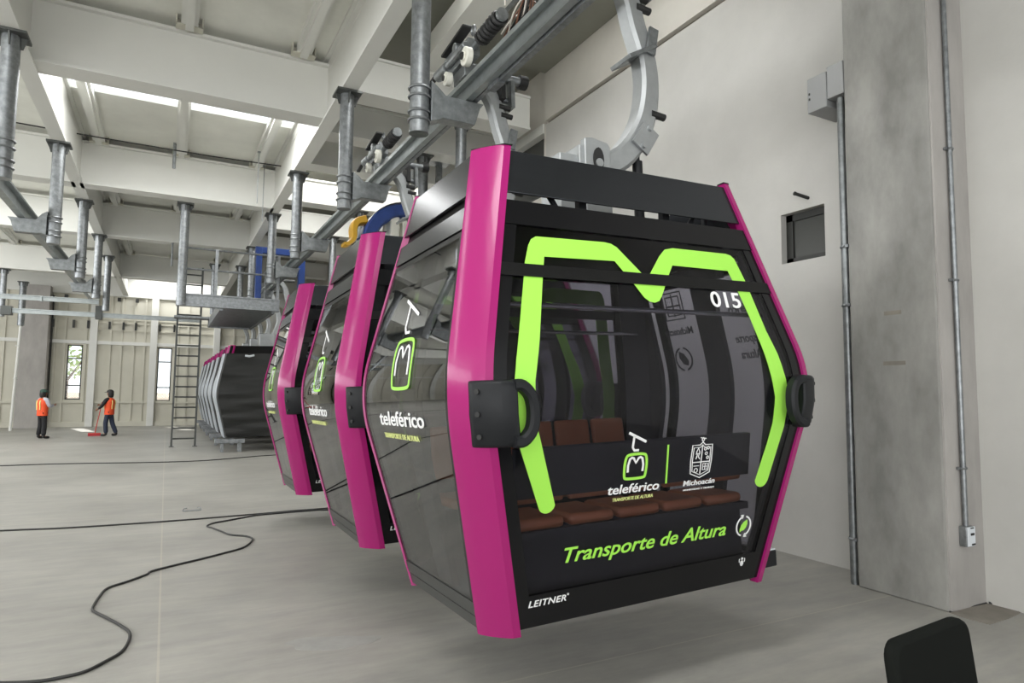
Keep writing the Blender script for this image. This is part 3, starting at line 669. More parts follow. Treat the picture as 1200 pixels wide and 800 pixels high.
    # interior: two benches facing each other, each with backrest and seat pads
    for sy in (-1, 1):
        bm = NB(); yb = sy*.62
        box(bm, (0, sy*.60, .735), (1.62, .04, .25), Matrix.Rotation(-sy*.14, 3, 'X')); bx(bm, -.8, .8, sy*.5-.03, sy*.5+.03, .1, .45); bx(bm, -.82, .82, sy*.42-.16, sy*.42+.16, .40, .44)
        bn = obj('bench', bm, 'interior_grey', root)
        for i in range(5):
            x = -.64+.32*i
            bm = NB(); bx(bm, x-.145, x+.145, sy*.40-.17, sy*.40+.19, .44, .50); obj('seat_pad', bm, 'brown_seat', bn, bevel=.025)
            bm = NB(); box(bm, (x, sy*.565, .70 if sy < 0 else .76), (.29, .04, .25 if sy < 0 else .34), Matrix.Rotation(-sy*.14, 3, 'X')); obj('back_pad', bm, 'brown_seat', bn, bevel=.018)
    bm = NB()
    for sy in (-1, 1): tube(bm, [(-1.0, sy*.62, 1.58), (1.0, sy*.62, 1.58)], .014, 8)
    tube(bm, [(-.95, -.3, 1.75), (-.95, -.3, 1.98)], .012, 8); obj('handrail', bm, 'rail_chrome', root)
    # graphics on both ends
    for f in ('front', 'back'):
        bm = NB(); poly_flat(bm, MPOLY); decal('arch_stripe', bm, f, 'lime_film', root, .003)
        decal('operator_lettering', text_flat('teleférico', -.362, -.03, .612, .660, .12, .012), f, 'white_film', root)
        decal('operator_subtitle', text_flat('TRANSPORTE DE ALTURA', -.328, -.066, .574, .592, .1), f, 'yellow_film', root)
        emblem(f, -.2, .746, 1.0, root)
        bm = NB(); stroke(bm, [(.006, .843), (.017, .638)], .010); decal('divider_line', bm, f, 'lime_film', root)
        decal('slogan_lettering', text_flat('Transporte de Altura', -.592, .503, .298, .376, .25, .012), f, 'lime_film', root)
        decal('maker_lettering', text_flat('LEITNER', -.772, -.556, .103, .136, .18, .012, 1.1), f, 'white_film', root)
        bm = NB(); stroke(bm, circle_pts(-.548, .134, .005, 8), .0018); add_bm(bm, text_flat('R', -.5505, -.5455, .1315, .1365)); decal('maker_mark', bm, f, 'white_film', root)
        # shield with four quarters
        bm = NB()
        def sh(k): return [(.252+a*k, .745+b*k) for a, b in ((-.072, .083), (-.02, .083), (0, .098), (.02, .083), (.072, .083), (.076, 0), (.070, -.07), (0, -.096), (-.070, -.07), (-.076, 0))]
        stroke(bm, sh(1.0), .005, True); stroke(bm, sh(.84), .0035, True)
        stroke(bm, [(.252, .83), (.252, .67)], .005); stroke(bm, [(.19, .735), (.314, .735)], .005)
        stroke(bm, [(.252, .843), (.243, .857), (.252, .868), (.261, .857)], .005, True); stroke(bm, [(.232, .868), (.272, .862)], .005)
        for cu, cz in ((.275, .805), (.296, .81), (.285, .78), (.297, .757)): stroke(bm, circle_pts(cu, cz, .008, 8), .004)
        stroke(bm, [(.212, .752), (.22, .775), (.212, .79), (.224, .812), (.236, .79), (.228, .765), (.24, .752)], .005); stroke(bm, [(.208, .78), (.238, .782)], .004)
        stroke(bm, circle_pts(.22, .69, .012, 10), .004); stroke(bm, [(.2, .715), (.24, .715)], .004)
        stroke(bm, [(.268, .725), (.268, .69), (.302, .69), (.302, .725)], .004, True); stroke(bm, [(.285, .725), (.285, .69)], .004); stroke(bm, [(.268, .708), (.302, .708)], .003)
        decal('coat_of_arms', bm, f, 'white_film', root)
        decal('state_lettering', text_flat('Michoacán', .14, .369, .611, .641, .12, .008), f, 'white_film', root)
        decal('state_motto', text_flat('HONESTIDAD Y TRABAJO', .144, .37, .584, .593, .1, .01), f, 'white_film', root)
        # leaf inside two arrows
        bm = NB(); stroke(bm, circle_pts(.644, .332, .056, 12, R(100), R(255)), .009); stroke(bm, circle_pts(.644, .332, .056, 12, R(-80), R(75)), .009)
        poly_flat(bm, [(.637, .398), (.612, .399), (.629, .374)]); poly_flat(bm, [(.651, .266), (.676, .265), (.659, .29)]); decal('recycling_ring', bm, f, 'white_film', root)
        bm = NB(); poly_flat(bm, [(.618, .297), (.617, .315), (.625, .338), (.642, .355), (.668, .367), (.672, .343), (.664, .322), (.648, .307), (.63, .305)]); decal('leaf', bm, f, 'lime_film', root)
        bm = NB(); poly_flat(bm, circle_pts(.665, .108, .013, 10, rz=.017)[:-1]); poly_flat(bm, circle_pts(.665, .135, .008, 8)[:-1])
        stroke(bm, circle_pts(.665, .125, .022, 6, R(150), R(210)), .004); stroke(bm, circle_pts(.665, .125, .022, 6, R(-30), R(30)), .004); decal('notice_symbol', bm, f, 'white_film', root)
    # graphics on the left side
    f = 'left'
    decal('operator_lettering', text_flat('teleférico', -.375, .365, .972, 1.055, .0, .012), f, 'white_film', root)
    decal('operator_subtitle', text_flat('TRANSPORTE DE ALTURA', -.33, .25, .897, .927, .0, .0), f, 'yellow_film', root)
    emblem(f, .02, 1.312, 2.15, root, .62)
    # graphics on the right side (seen mirrored through the glass)
    f = 'right'
    decal('state_lettering', text_flat('Michoacán', .12, .42, 1.545, 1.60, .1, .016), f, 'silhouette_film', root)
    bm = NB(); stroke(bm, circle_pts(.28, 1.36, .085, 12, R(100), R(255)), .014); stroke(bm, circle_pts(.28, 1.36, .085, 12, R(-80), R(75)), .014); poly_flat(bm, [(.24, 1.31), (.235, 1.35), (.27, 1.40), (.32, 1.42), (.325, 1.37), (.29, 1.32)]); decal('leaf', bm, f, 'silhouette_film', root)
    decal('slogan_lettering', text_flat('Transporte', -.56, -.26, 1.44, 1.5, .15, .012), f, 'silhouette_film', root); decal('slogan_lettering', text_flat('de Altura', -.54, -.28, 1.33, 1.39, .15, .012), f, 'silhouette_film', root)
    bm = NB(); [stroke(bm, q, .012, True) for q in ([(.17, 1.66), (.37, 1.66), (.37, 1.86), (.17, 1.86)], [(.2, 1.69), (.34, 1.69), (.34, 1.83), (.2, 1.83)])]; stroke(bm, [(.27, 1.68), (.27, 1.85)], .012); stroke(bm, [(.19, 1.76), (.35, 1.76)], .012); decal('coat_of_arms', bm, f, 'silhouette_film', root)
    decal('operator_lettering', text_flat('teleférico', -.55, -.25, 1.64, 1.7, .1, .02), f, 'silhouette_film', root)
    build_hanger(root)
    return root

cab = build_cabin('foremost gondola cabin, pink corner posts, numbered 015')
second = copy_tree(cab); third = copy_tree(cab)
second['label'] = 'second pink-cornered gondola cabin, half hidden behind the numbered one'
third['label'] = 'third pink-cornered gondola cabin, directly before the tarpaulin-covered ones'
for o, loc, rot in ((cab, (2.357, 3.449, .47), (-.021, -.031, .006)), (second, (2.331, 5.507, .454), (-.015, -.033, -.011)), (third, (2.339, 8.316, .448), (-.018, -.032, -.015))):
    o.location = loc; o.rotation_euler = rot
decal('number_lettering', text_flat('015', .418, .652, 1.597, 1.692, .0, .012), 'front', 'white_film', cab)

# cabins under tarpaulins
def build_covered():
    root = thing('covered_cabin', 'x', 'gondola cabin', group='cabins parked under tarpaulins')
    rnd = random.Random(3)
    bm = NB(); rings = []
    zs = [0.02+i*2.16/40 for i in range(41)]; n = 15
    for i, z in enumerate(zs):
        a, b = A(z)+.03, B(z)+.04; r = []
        for j in range(n+1):
            u = -1+2*j/n; wv = .02*math.sin(5*u+9*z)+.018*math.sin(2.2*u-19*z)+.01*math.sin(3*u+31*z)
            r.append((u*(a-.02), -b-wv-.02, z))
        r += [(a, -b+.08, z), (a, b-.08, z), (a-.06, b, z), (-a+.06, b, z), (-a, b-.08, z), (-a, -b+.08, z)]
        rings.append(r)
    loft(bm, rings); obj('tarpaulin', bm, 'tarp_black', root, angle=60)
    for sx in (-1, 1):
        bm = NB(); rings = []
        for z in zs: 
            a, b = A(z)+.05, B(z)
            rings.append([(sx*(a-.012), -b+.10, z), (sx*(a+.012), -b+.12, z), (sx*(a+.012+.01*math.sin(6*z)), b-.42, z), (sx*(a-.012), b-.4, z)])
        loft(bm, rings); obj('side_sheet', bm, 'tarp_grey', root, angle=50)
    for sx in (-1, 1):
        for sy in (-1, 1):
            bm = NB(); rings = []
            for z in (2.1, 2.25, 2.4):
                a, b = A(z), B(z); p = [(-a+.05, -(b-CY)+.02), (-a-.02, -(b-CY)), (-a+.108, -b-.03), (-(a-CX), -b-.03), (-(a-CX), -b+.03)]
                rings.append([(q[0]*-sx, q[1]*-sy, z) for q in p])
            loft(bm, rings); obj('corner_pillar', bm, 'pink_paint', root)
    bm = NB(); loft(bm, [[(sx*(A(z)-.03), sy*(B(z)+.02), z) for sx, sy in ((-1, -1), (1, -1), (1, 1), (-1, 1))] for z in (2.17, 2.38)]); obj('roof_cover', bm, 'black_trim', root, bevel=.01)
    bm = NB(); tube(bm, [(-.55, -B(2.1)-.06, 2.12), (-.45, -B(2.1)-.08, 2.1), (-.33, -B(2.1)-.06, 2.13)], .03, 6); obj('tie_strap', bm, 'box_white', root)
    path = smooth_path([(.03, 0, 2.3), (.26, 0, 2.6), (.47, 0, 2.75), (.63, 0, 3.03), (.70, 0, 3.28), (.69, 0, 3.5), (.61, 0, 3.72), (.56, 0, 3.95), (.48, 0, 4.12), (.34, 0, 4.22), (.18, 0, 4.25)], 3)
    bm = NB(); rect_sweep(bm, path, lambda t: .17-.04*t, lambda t: .15-.02*t); arm = obj('hanger_arm', bm, 'cast_aluminium', root)
    bm = NB(); bx(bm, -.14, .26, -.17, .17, 2.36, 2.75); obj('suspension_block', bm, 'cast_aluminium', root, bevel=.02)
    bm = NB(); bx(bm, .10, .26, -.42, .28, 4.15, 4.42); cyl(bm, (.2, 0, 4.24), (.8, 0, 4.24), .05, 10); obj('grip_body', bm, 'flange_steel', root)
    return root
cov = build_covered(); YC = [18.85, 21.05, 23.25, 25.45, 27.65, 29.85]
bm = NB(); bx(bm, -1.26, -.55, -.09, .09, 0, .11); bx(bm, -.72, -.62, -.07, .07, -.22, 0); bx(bm, -1.12, -1.04, -.05, .05, -.22, 0)
bar0 = tag(obj('storage_trestle', bm, 'galvanised', bevel=.008), 'x', 'trestle', 'steel trestles under the covered cabins')
for i, y in enumerate(YC):
    o = cov if i == 0 else copy_tree(cov); o.location = (2.39, y, .36); o.rotation_euler = (0, -.032, 0)
    o['label'] = ['black tarpaulin-covered cabin nearest in the covered row, its whole front showing', 'covered cabin just behind the nearest covered one', 'covered cabin third in the tarpaulin row', 'covered cabin fourth in the tarpaulin row', 'covered cabin fifth in the tarpaulin row', 'covered cabin last in the row, closest to the back wall'][i]
    b = bar0 if i == 0 else bar0.copy()
    if i: COL.objects.link(b)
    b.location = (2.39, y-.72, .22)
    b['label'] = 'grey steel trestle sticking out left under the %s covered cabin of the row' % names[i]

# ------------------------------------------------------------------ overhead rails and hanging posts
bm = NB(); Y0, Y1 = -4, 31.4
bx(bm, 2.30, 2.46, Y0, Y1, 4.45, 4.475); bx(bm, 2.365, 2.39, Y0, Y1, 4.335, 4.45); bx(bm, 2.365, 2.43, Y0, Y1, 4.325, 4.34); bx(bm, 2.30, 2.312, Y0, Y1, 4.43, 4.475)
rail = tag(obj('overhead_rail', bm, 'rail_steel'), 'long galvanised overhead rail the cabins hang from', 'rail')
bm = NB(); bx(bm, 2.445, 2.50, Y0, 5.0, 4.30, 4.36); bx(bm, 2.445, 2.49, 5.0, Y1, 4.33, 4.36); bx(bm, 2.43, 2.50, 4.9, 5.1, 4.285, 4.345); obj('guide_strip', bm, 'galvanised', rail)
bm = NB()
bx(bm, -2.18, -2.02, 5, 22.9, 4.40, 4.43); bx(bm, -2.115, -2.085, 5, 22.9, 4.24, 4.40); bx(bm, -2.15, -2.05, 5, 22.9, 4.21, 4.24)
rail2 = tag(obj('overhead_rail', bm, 'rail_steel'), 'left galvanised overhead rail without cabins', 'rail')
bm = NB(); bx(bm, -4.6, -1.85, 22.3, 22.38, 4.02, 4.14); bx(bm, -4.6, -1.85, 22.24, 22.44, 4.13, 4.15); bx(bm, -3.24, -3.2, 22.23, 22.45, 4.0, 4.16)
tag(obj('cross_rail', bm, 'rail_steel'), 'upper grey cross rail turning off the left overhead rail', 'rail')
bm = NB(); bx(bm, -4.1, .9, 22.75, 22.83, 3.68, 3.80); bx(bm, -4.1, .9, 22.7, 22.88, 3.79, 3.81)
lr_ = tag(obj('cross_rail', bm, 'rail_steel'), 'lower thin grey cross rail reaching right to the ladder', 'rail')
bm = NB(); bx(bm, -4.2, -3.95, 22.65, 22.95, 3.62, 3.86); obj('rail_bracket', bm, 'flange_steel', lr_)
bm = NB(); bx(bm, -1.95, -1.78, 22.6, 22.9, 3.62, 4.01); obj('rail_bracket', bm, 'flange_steel', lr_)

def post(x, y, zt, zb, side, label, group, rx=None, rz=4.33, r=.09, thin=False):
    """galvanised pipe hanging from a beam: flange, tube, clamps and a bracket to the rail"""
    t = thing('hanging_post', label, 'post', (x, y, zb), group=group)
    h = zt-zb
    bm = NB(); cyl(bm, (0, 0, 0), (0, 0, h-.02), r, 18); obj('tube', bm, 'galvanised', t)
    bm = NB(); bx(bm, -.16, .16, -.16, .16, h-.03, h-.002)
    for a in (0, PI/2, PI, 1.5*PI):
        d = Vector((math.cos(a), math.sin(a), 0)); nn = Vector((-d.y, d.x, 0))
        loft(bm, [[d*r*.9+nn*q+Vector((0, 0, h-.16)), d*(r+.02)+nn*q+Vector((0, 0, h-.16)), d*.15+nn*q+Vector((0, 0, h-.03)), d*r*.9+nn*q+Vector((0, 0, h-.03))] for q in (-.008, .008)])
    obj('top_flange', bm, 'flange_steel', t)
    if side:
        for q in (.12, .2, .34, .42): bm = NB(); torus(bm, (0, 0, q), (0, 0, 1), r+.008, .011, 20, 6); obj('clamp_ring', bm, 'galvanised', t)
        L = abs(rx-x)-r
        tr = rz-zb; bm = NB(); prism(bm, [(r, .12), (r, .5), (r+.07, .45), (r+.14, tr), (r+L+.17, tr), (r+L+.13, tr-.05), (r+L+.08, tr-.22), (r+.12, tr-.22), (r+.07, .14)], (0, -.07, 0), (side, 0, 0), (0, 0, 1), (0, 1, 0), .14)
        obj('rail_bracket', bm, 'galvanised_dark', t, bevel=.006)
    return t
G1 = 'hanging posts in the right row'; G2 = 'hanging posts in the left row'; G3 = 'hanging posts beyond the rail'
for i, (y, lab) in enumerate(((5.5, 'tall thick galvanised post in the top centre, cut by the upper frame edge'), (8.33, 'galvanised post under the junction of the long beam and first cross beam'), (11.95, 'galvanised post left of the rail above the second cabin'), (15.1, 'galvanised post at the right front end of the platform'), (18.95, 'galvanised post behind the platform, right of its middle'), (22.1, 'last visible galvanised post of the right row, above the platform rails'))):
    post(1.93, y, 5.48, 3.93, 1, lab, G1, 2.38, 4.318)
for i, (y, lab) in enumerate(((8.7, 'galvanised post at the top left frame edge'), (12.35, 'second galvanised post of the left row, crossing the second cross beam'), (15.95, 'third galvanised post of the left row'), (19.4, 'fourth galvanised post of the left row, at the end of the left rail'), (22.4, 'fifth galvanised post of the left row, against the back wall'))):
    post(-1.68, y, 5.48, 3.85, -1 if i < 4 else 0, lab, G2, -2.1, 4.203)
post(.19, 15.15, 5.48, 3.32, 0, 'galvanised post at the left front corner of the platform', 'posts carrying the platform')
post(1.18, 22.2, 5.48, 3.9, 0, 'short galvanised post seen between the platform rails', 'posts carrying the platform')
for y, lab in ((9.72, 'galvanised post right of the rail, left of the pink corner of the numbered cabin'), (11.55, 'galvanised post behind the roof edge of the numbered cabin'), (16.1, 'galvanised post rising behind the second cabin, by the yellow guard'), (19.2, 'galvanised post rising behind the third cabin')):
    post(4.15, y, 6.08, 3.0, 0, lab, G3)
post(-4.91, 26.7, 5.48, 3.9, 0, 'short post hanging at the far left frame edge', 'far left posts')
post(-4.85, 29.6, 5.48, 3.85, 0, 'short post above the white standpipe at the far left', 'far left posts', r=.11)
bm = NB(); cyl(bm, (-4.95, 29.6, 0), (-4.85, 29.6, 3.84), .045, 10)
for z in (1.9, 3.1): torus(bm, (-4.9, 29.6, z), (0, 0, 1), .06, .02, 12, 6)
tag(obj('standpipe', bm, 'white_steel'), 'white pipe standing on the floor before the far concrete column', 'pipe')

# cable bundle lying on the rail and wire hanging to the spring
bm = NB()
for j in range(9):
    pts = [(2.55+.05*math.sin(j*1.7+t*.9)+.02*j/9, 4.95-t*.13, 4.60+.2*abs(math.sin(t*.8+j))+.03*(j % 3)+.02*t) for t in range(0, 9)]
    tube(bm, smooth_path(pts, 3), .009, 6)
cb = tag(obj('cable_bundle', bm, 'cable_black'), 'tangle of loose wires heaped on the near end of the rail', 'cables')
for mname, off in (('cable_brown', .4), ('cable_white', 1.3)):
    bm = NB()
    for j in range(4):
        pts = [(2.55+.06*math.sin(j*2.1+t*.8+off), 5.0-t*.13, 4.62+.24*abs(math.sin(t*.7+j*1.3+off))+.02*t) for t in range(0, 9)]
        tube(bm, smooth_path(pts, 3), .008, 6)
    obj('coloured_wires', bm, mname, cb)
bm = NB(); tube(bm, [(2.35, 4.62, 4.8), (2.36, 4.65, 5.4), (2.36, 4.66, 6.05)], .007, 6); tag(obj('hanging_wire', bm, 'cable_white'), 'thin pale wire hanging down to the grip spring of the second cabin', 'wire')

# ------------------------------------------------------------------ maintenance platform, ladder
t = thing('maintenance_platform', 'grey steel maintenance platform with railings, hung between two posts', 'platform', (1.05, 15.3, 3.3))
bm = NB(); bx(bm, -.95, 1.12, .0, .12, .05, .30); bx(bm, -.95, 1.12, -.03, .15, .28, .31); bx(bm, -.95, 1.12, -.03, .15, .04, .07); obj('front_beam', bm, 'galvanised', t)
bm = NB(); bx(bm, -.05, 1.0, .15, 4.7, .04, .08); bx(bm, -.95, -.05, .15, 1.2, .2, .25); bx(bm, -.95, -.05, 4.2, 4.7, .2, .25); obj('deck', bm, 'galvanised_dark', t)
bm = NB(); bx(bm, -.10, -.03, .15, 4.7, .0, .22); bx(bm, .98, 1.04, .15, 4.7, .0, .22); bx(bm, -.1, 1.0, 4.65, 4.72, .0, .2); obj('side_beam', bm, 'galvanised', t)
for x in (-.92, -.2, 1.08): bm = NB(); bx(bm, x-.03, x+.03, .04, .10, .3, 1.32); obj('railing_post', bm, 'galvanised', t)
bm = NB()
for z in (.85, 1.3): tube(bm, [(-.92, .07, z), (1.08, .07, z)], .022, 8)
for z in (.85, 1.3): tube(bm, [(1.08, .1, z), (1.08, 4.6, z)], .02, 8); tube(bm, [(-.9, .1, z), (-.9, 1.1, z)], .02, 8)
for y in (2.3, 4.6): tube(bm, [(1.08, y, .25), (1.08, y, 1.3)], .02, 8)
obj('railing', bm, 'galvanised', t)
t = thing('ladder', 'tall dark steel ladder standing on the floor below the platform', 'ladder', (.48, 20.2, 0))
for s in (-1, 1):
    bm = NB(); bx(bm, s*.29-.025, s*.29+.025, -.035, .035, .01, 5.0); bx(bm, s*.29-.06, s*.29+.06, -.06, .06, 0, .015); obj('stile', bm, 'flange_steel', t)
for i in range(17):
    bm = NB(); cyl(bm, (-.29, 0, .22+.285*i), (.29, 0, .22+.285*i), .022, 8); obj('rung', bm, 'flange_steel', t)

# blue gantry and drive unit in the far right of the hall
t = thing('blue_gantry', 'blue painted steel frame straddling the rail over the platform end', 'gantry', (2.4, 17.2, 0))
bm = NB(); bx(bm, -.56, -.42, -.09, .09, 3.385, 5.12); obj('gantry_leg', bm, 'blue_paint', t, bevel=.01)
bm = NB(); bx(bm, .46, .62, -.09, .09, 3.9, 5.02); obj('gantry_leg', bm, 'blue_paint', t, bevel=.01)
bm = NB(); bx(bm, -.58, .64, -.08, .08, 5.0, 5.15); obj('gantry_beam', bm, 'blue_paint', t, bevel=.01)
bm = NB(); bx(bm, .5, .58, -.04, .04, 5.15, 5.48); obj('hanger_strut', bm, 'galvanised', t)
t = thing('rail_drive_guard', 'curved blue machine guard above the second cabin, hung beyond the rail', 'machine guard', (0, 12, 0))
path = smooth_path([(3.2, 0, 4.42), (3.30, 0, 4.66), (3.46, 0, 4.86), (3.75, 0, 5.02), (4.2, 0, 5.08), (4.8, 0, 5.08)], 4)
bm = NB(); rect_sweep(bm, path, lambda q: .26, lambda q: .5); obj('guard_shell', bm, 'blue_paint', t, angle=25)
bm = NB(); rect_sweep(bm, [p+Vector((-.02, 0, .15)) for p in path], lambda q: .05, lambda q: .3); obj('toothed_belt', bm, 'rubber', t)
bm = NB(); bx(bm, 3.62, 3.80, -.2, .2, 4.45, 4.9); bx(bm, 3.86, 4.1, -.2, .2, 4.45, 4.92); bx(bm, 3.5, 4.4, -.15, .15, 4.38, 4.46); obj('gearbox', bm, 'roller_white', t, bevel=.02)
bm = NB(); bx(bm, 4.3, 4.4, -.06, .06, 5.1, 6.15); bx(bm, 4.6, 4.7, -.06, .06, 5.1, 6.15); bx(bm, 4.2, 4.8, -.55, .06, 6.1, 6.15); obj('hanger_strut', bm, 'galvanised', t)
path = smooth_path([(3.18, 0, 4.80), (3.02, 0, 4.74), (2.96, 0, 4.6), (2.96, 0, 4.42), (2.86, 0, 4.30), (2.78, 0, 4.29)], 4)
bm = NB(); rect_sweep(bm, path, lambda q: .16-.1*q, lambda q: .3); bx(bm, 3.14, 3.34, -.05, .05, 4.72, 4.8); obj('yellow_guard', bm, 'yellow_paint', t, angle=25)

# ------------------------------------------------------------------ wall fittings on the right
t = thing('junction_box', 'square grey cover box high on the wall beside the concrete column', 'junction box', (5.2, 3.57, 4.22))
bm = NB(); bx(bm, .0, .40, .17, .37, .0, .33); obj('box_body', bm, 'grey_cover', t, bevel=.006)
bm = NB(); bx(bm, .0, .42, .003, .165, .06, .36); obj('side_cover', bm, 'grey_cover', t, bevel=.006)
bm = NB(); [bx(bm, -.006, .0, .34, .352, z, z+.02) for z in (.12, .17)]; obj('cover_screw', bm, 'dark_frame', t)
t = thing('conduit', 'thick grey conduit pipe running down beside the concrete column below the box', 'conduit', (5.24, 3.63, 0))
bm = NB(); cyl(bm, (0, 0, 0), (0, 0, 4.26), .028, 12); obj('pipe', bm, 'galvanised_dark', t)
bm = NB()
for z in (.38, 2.38, 2.9): torus(bm, (0, 0, z), (0, 0, 1), .032, .012, 14, 6); bx(bm, -.045, .0, -.06, -.03, z-.012, z+.012)
obj('pipe_clamp', bm, 'galvanised', t)
bm = NB(); cyl(bm, (.035, .045, 0), (.035, .045, 4.26), .016, 10); obj('second_pipe', bm, 'galvanised_dark', t)
t = thing('conduit', 'thin bright conduit pipe on the narrow column face above the socket box', 'conduit', (5.40, 2.82, 0))
bm = NB(); cyl(bm, (0, 0, .62), (0, 0, 6.5), .019, 12); obj('pipe', bm, 'galvanised', t)
bm = NB()
for z in (1.05, 2.5, 3.55): torus(bm, (0, 0, z), (0, 0, 1), .022, .009, 12, 6); bx(bm, -.05, .05, .0, .024, z-.01, z+.01)
obj('pipe_clamp', bm, 'galvanised', t)
t = thing('socket_box', 'small white power socket box low on the concrete column', 'socket', (5.40, 2.845, .47))
bm = NB(); bx(bm, -.05, .05, -.055, 0, .0, .15); obj('box_body', bm, 'galvanised_dark', t, bevel=.005)
bm = NB(); bx(bm, -.045, .055, -.063, -.055, .005, .148); obj('face_plate', bm, 'box_white', t, bevel=.003)
bm = NB(); bx(bm, -.01, .035, -.067, -.063, .085, .102); bx(bm, -.01, .03, -.067, -.063, .135, .143); bx(bm, .0, .045, -.067, -.063, .012, .024); obj('socket_slot', bm, 'cable_black', t)
bm = NB(); cyl(bm, (5.64, 4.27, 3.565), (5.50, 4.33, 3.61), .017, 10); cyl(bm, (5.50, 4.33, 3.61), (5.485, 4.335, 3.613), .02, 10); tag(obj('pipe_stub', bm, 'dark_frame'), 'short dark pipe stub poking out of the wall above the small window', 'pipe')

# ------------------------------------------------------------------ floor cables
C1 = [(-9, 16.9), (-5, 16.6), (-2.89, 16.52), (-1.74, 16.46), (-.17, 16.07), (.91, 16.09), (2.36, 16.77), (4.2, 17.0)]
C2 = [(-6.5, 9.7), (-3.2, 9.3), (-1.55, 9.13), (-.91, 9.0), (.12, 8.95), (1.08, 8.99), (1.56, 9.03), (1.86, 9.03), (2.6, 9.1), (4.6, 9.3)]
C3 = [(4.6, 9.05), (2.6, 8.95), (1.97, 8.91), (1.84, 8.94), (1.55, 8.94), (1.18, 8.92), (1.0, 8.86), (.76, 8.71), (.57, 8.60), (.49, 8.45), (.53, 8.32), (.61, 8.09), (.69, 7.85), (.84, 7.69), (.88, 7.49), (.76, 7.17), (.56, 7.0), (.35, 6.85), (.14, 6.72), (-.04, 6.59), (-.08, 6.49), (-.21, 6.33), (-.34, 6.19), (-.38, 5.97), (-.40, 5.68), (-.37, 5.57), (-.29, 5.4), (-.2, 5.2), (-.14, 5.02), (-.14, 4.84), (-.17, 4.68), (-.24, 4.57), (-.33, 4.46), (-.43, 4.43), (-.56, 4.43), (-.76, 4.51), (-1.4, 4.8), (-2.5, 5.0)]
for c, r, lab in ((C1, .010, 'thin dark cable across the floor near the ladder foot'), (C2, .009, 'straight dark cable lying across the middle of the floor'), (C3, .0095, 'long snaking dark cable curling along the floor to the lower left')):
    bm = NB(); tube(bm, smooth_path([(x, y, r) for x, y in c], 5), r, 8); tag(obj('floor_cable', bm, 'cable_black'), lab, 'cable')

# ------------------------------------------------------------------ chair, lower right
t = thing('chair', 'black chair backrest at the lower right corner, cut by the frame', 'chair', (2.155, 1.225, 0), (0, 0, R(5)))
def rrect(w, h, r, n=5):
    p = []
    for cx, cz, a0 in ((w/2-r, h/2-r, 0), (-w/2+r, h/2-r, 90), (-w/2+r, -h/2+r, 180), (w/2-r, -h/2+r, 270)):
        p += [(cx+r*math.cos(R(a0+90*i/n)), cz+r*math.sin(R(a0+90*i/n))) for i in range(n+1)]
    return p
bm = NB(); prism(bm, rrect(.47, .42, .055), (0, -.02, .66), (1, 0, 0), (0, .12, 1), (0, 1, 0), .045); obj('backrest', bm, 'chair_fabric', t, bevel=.012)
bm = NB(); prism(bm, rrect(.46, .44, .06), (0, -.28, .44), (1, 0, 0), (0, 1, 0), (0, 0, 1), .06); obj('seat', bm, 'chair_fabric', t, bevel=.015)
for s in (-1, 1):
    bm = NB(); tube(bm, smooth_path([(s*.2, -.05, 0), (s*.2, -.06, .25), (s*.2, -.03, .45), (s*.2, .04, .7)], 4), .012, 8); obj('leg', bm, 'chair_metal', t)
    bm = NB(); tube(bm, [(s*.2, -.48, 0), (s*.2, -.46, .44)], .012, 8); obj('leg', bm, 'chair_metal', t)

# ------------------------------------------------------------------ the two workers
def skin_mesh(name, nodes, edges, material, parent, sub=1):
    """nodes: {key: (x, y, z, radius)}; first node is the root"""
    keys = list(nodes); me = bpy.data.meshes.new(name)
    me.from_pydata([nodes[q][:3] for q in keys], [(keys.index(a), keys.index(b)) for a, b in edges], [])
    o = bpy.data.objects.new(name, me); COL.objects.link(o)
    md = o.modifiers.new('skin', 'SKIN'); md.use_smooth_shade = True
    for i, q in enumerate(keys):
        rr = nodes[q][3]; v = me.skin_vertices[0].data[i]; v.radius = rr if isinstance(rr, tuple) else (rr, rr); v.use_root = (i == 0)
    if sub: sm = o.modifiers.new('sub', 'SUBSURF'); sm.levels = sub; sm.render_levels = sub
    dg = bpy.context.evaluated_depsgraph_get(); m2 = bpy.data.meshes.new_from_object(o.evaluated_get(dg))
    bpy.data.objects.remove(o); bpy.data.meshes.remove(me)
    m2.name = name; m2.materials.clear(); m2.materials.append(MATS[material])
    for p in m2.polygons: p.use_smooth = True
    r = bpy.data.objects.new(name, m2); COL.objects.link(r)
    if parent: r.parent = parent
    return r

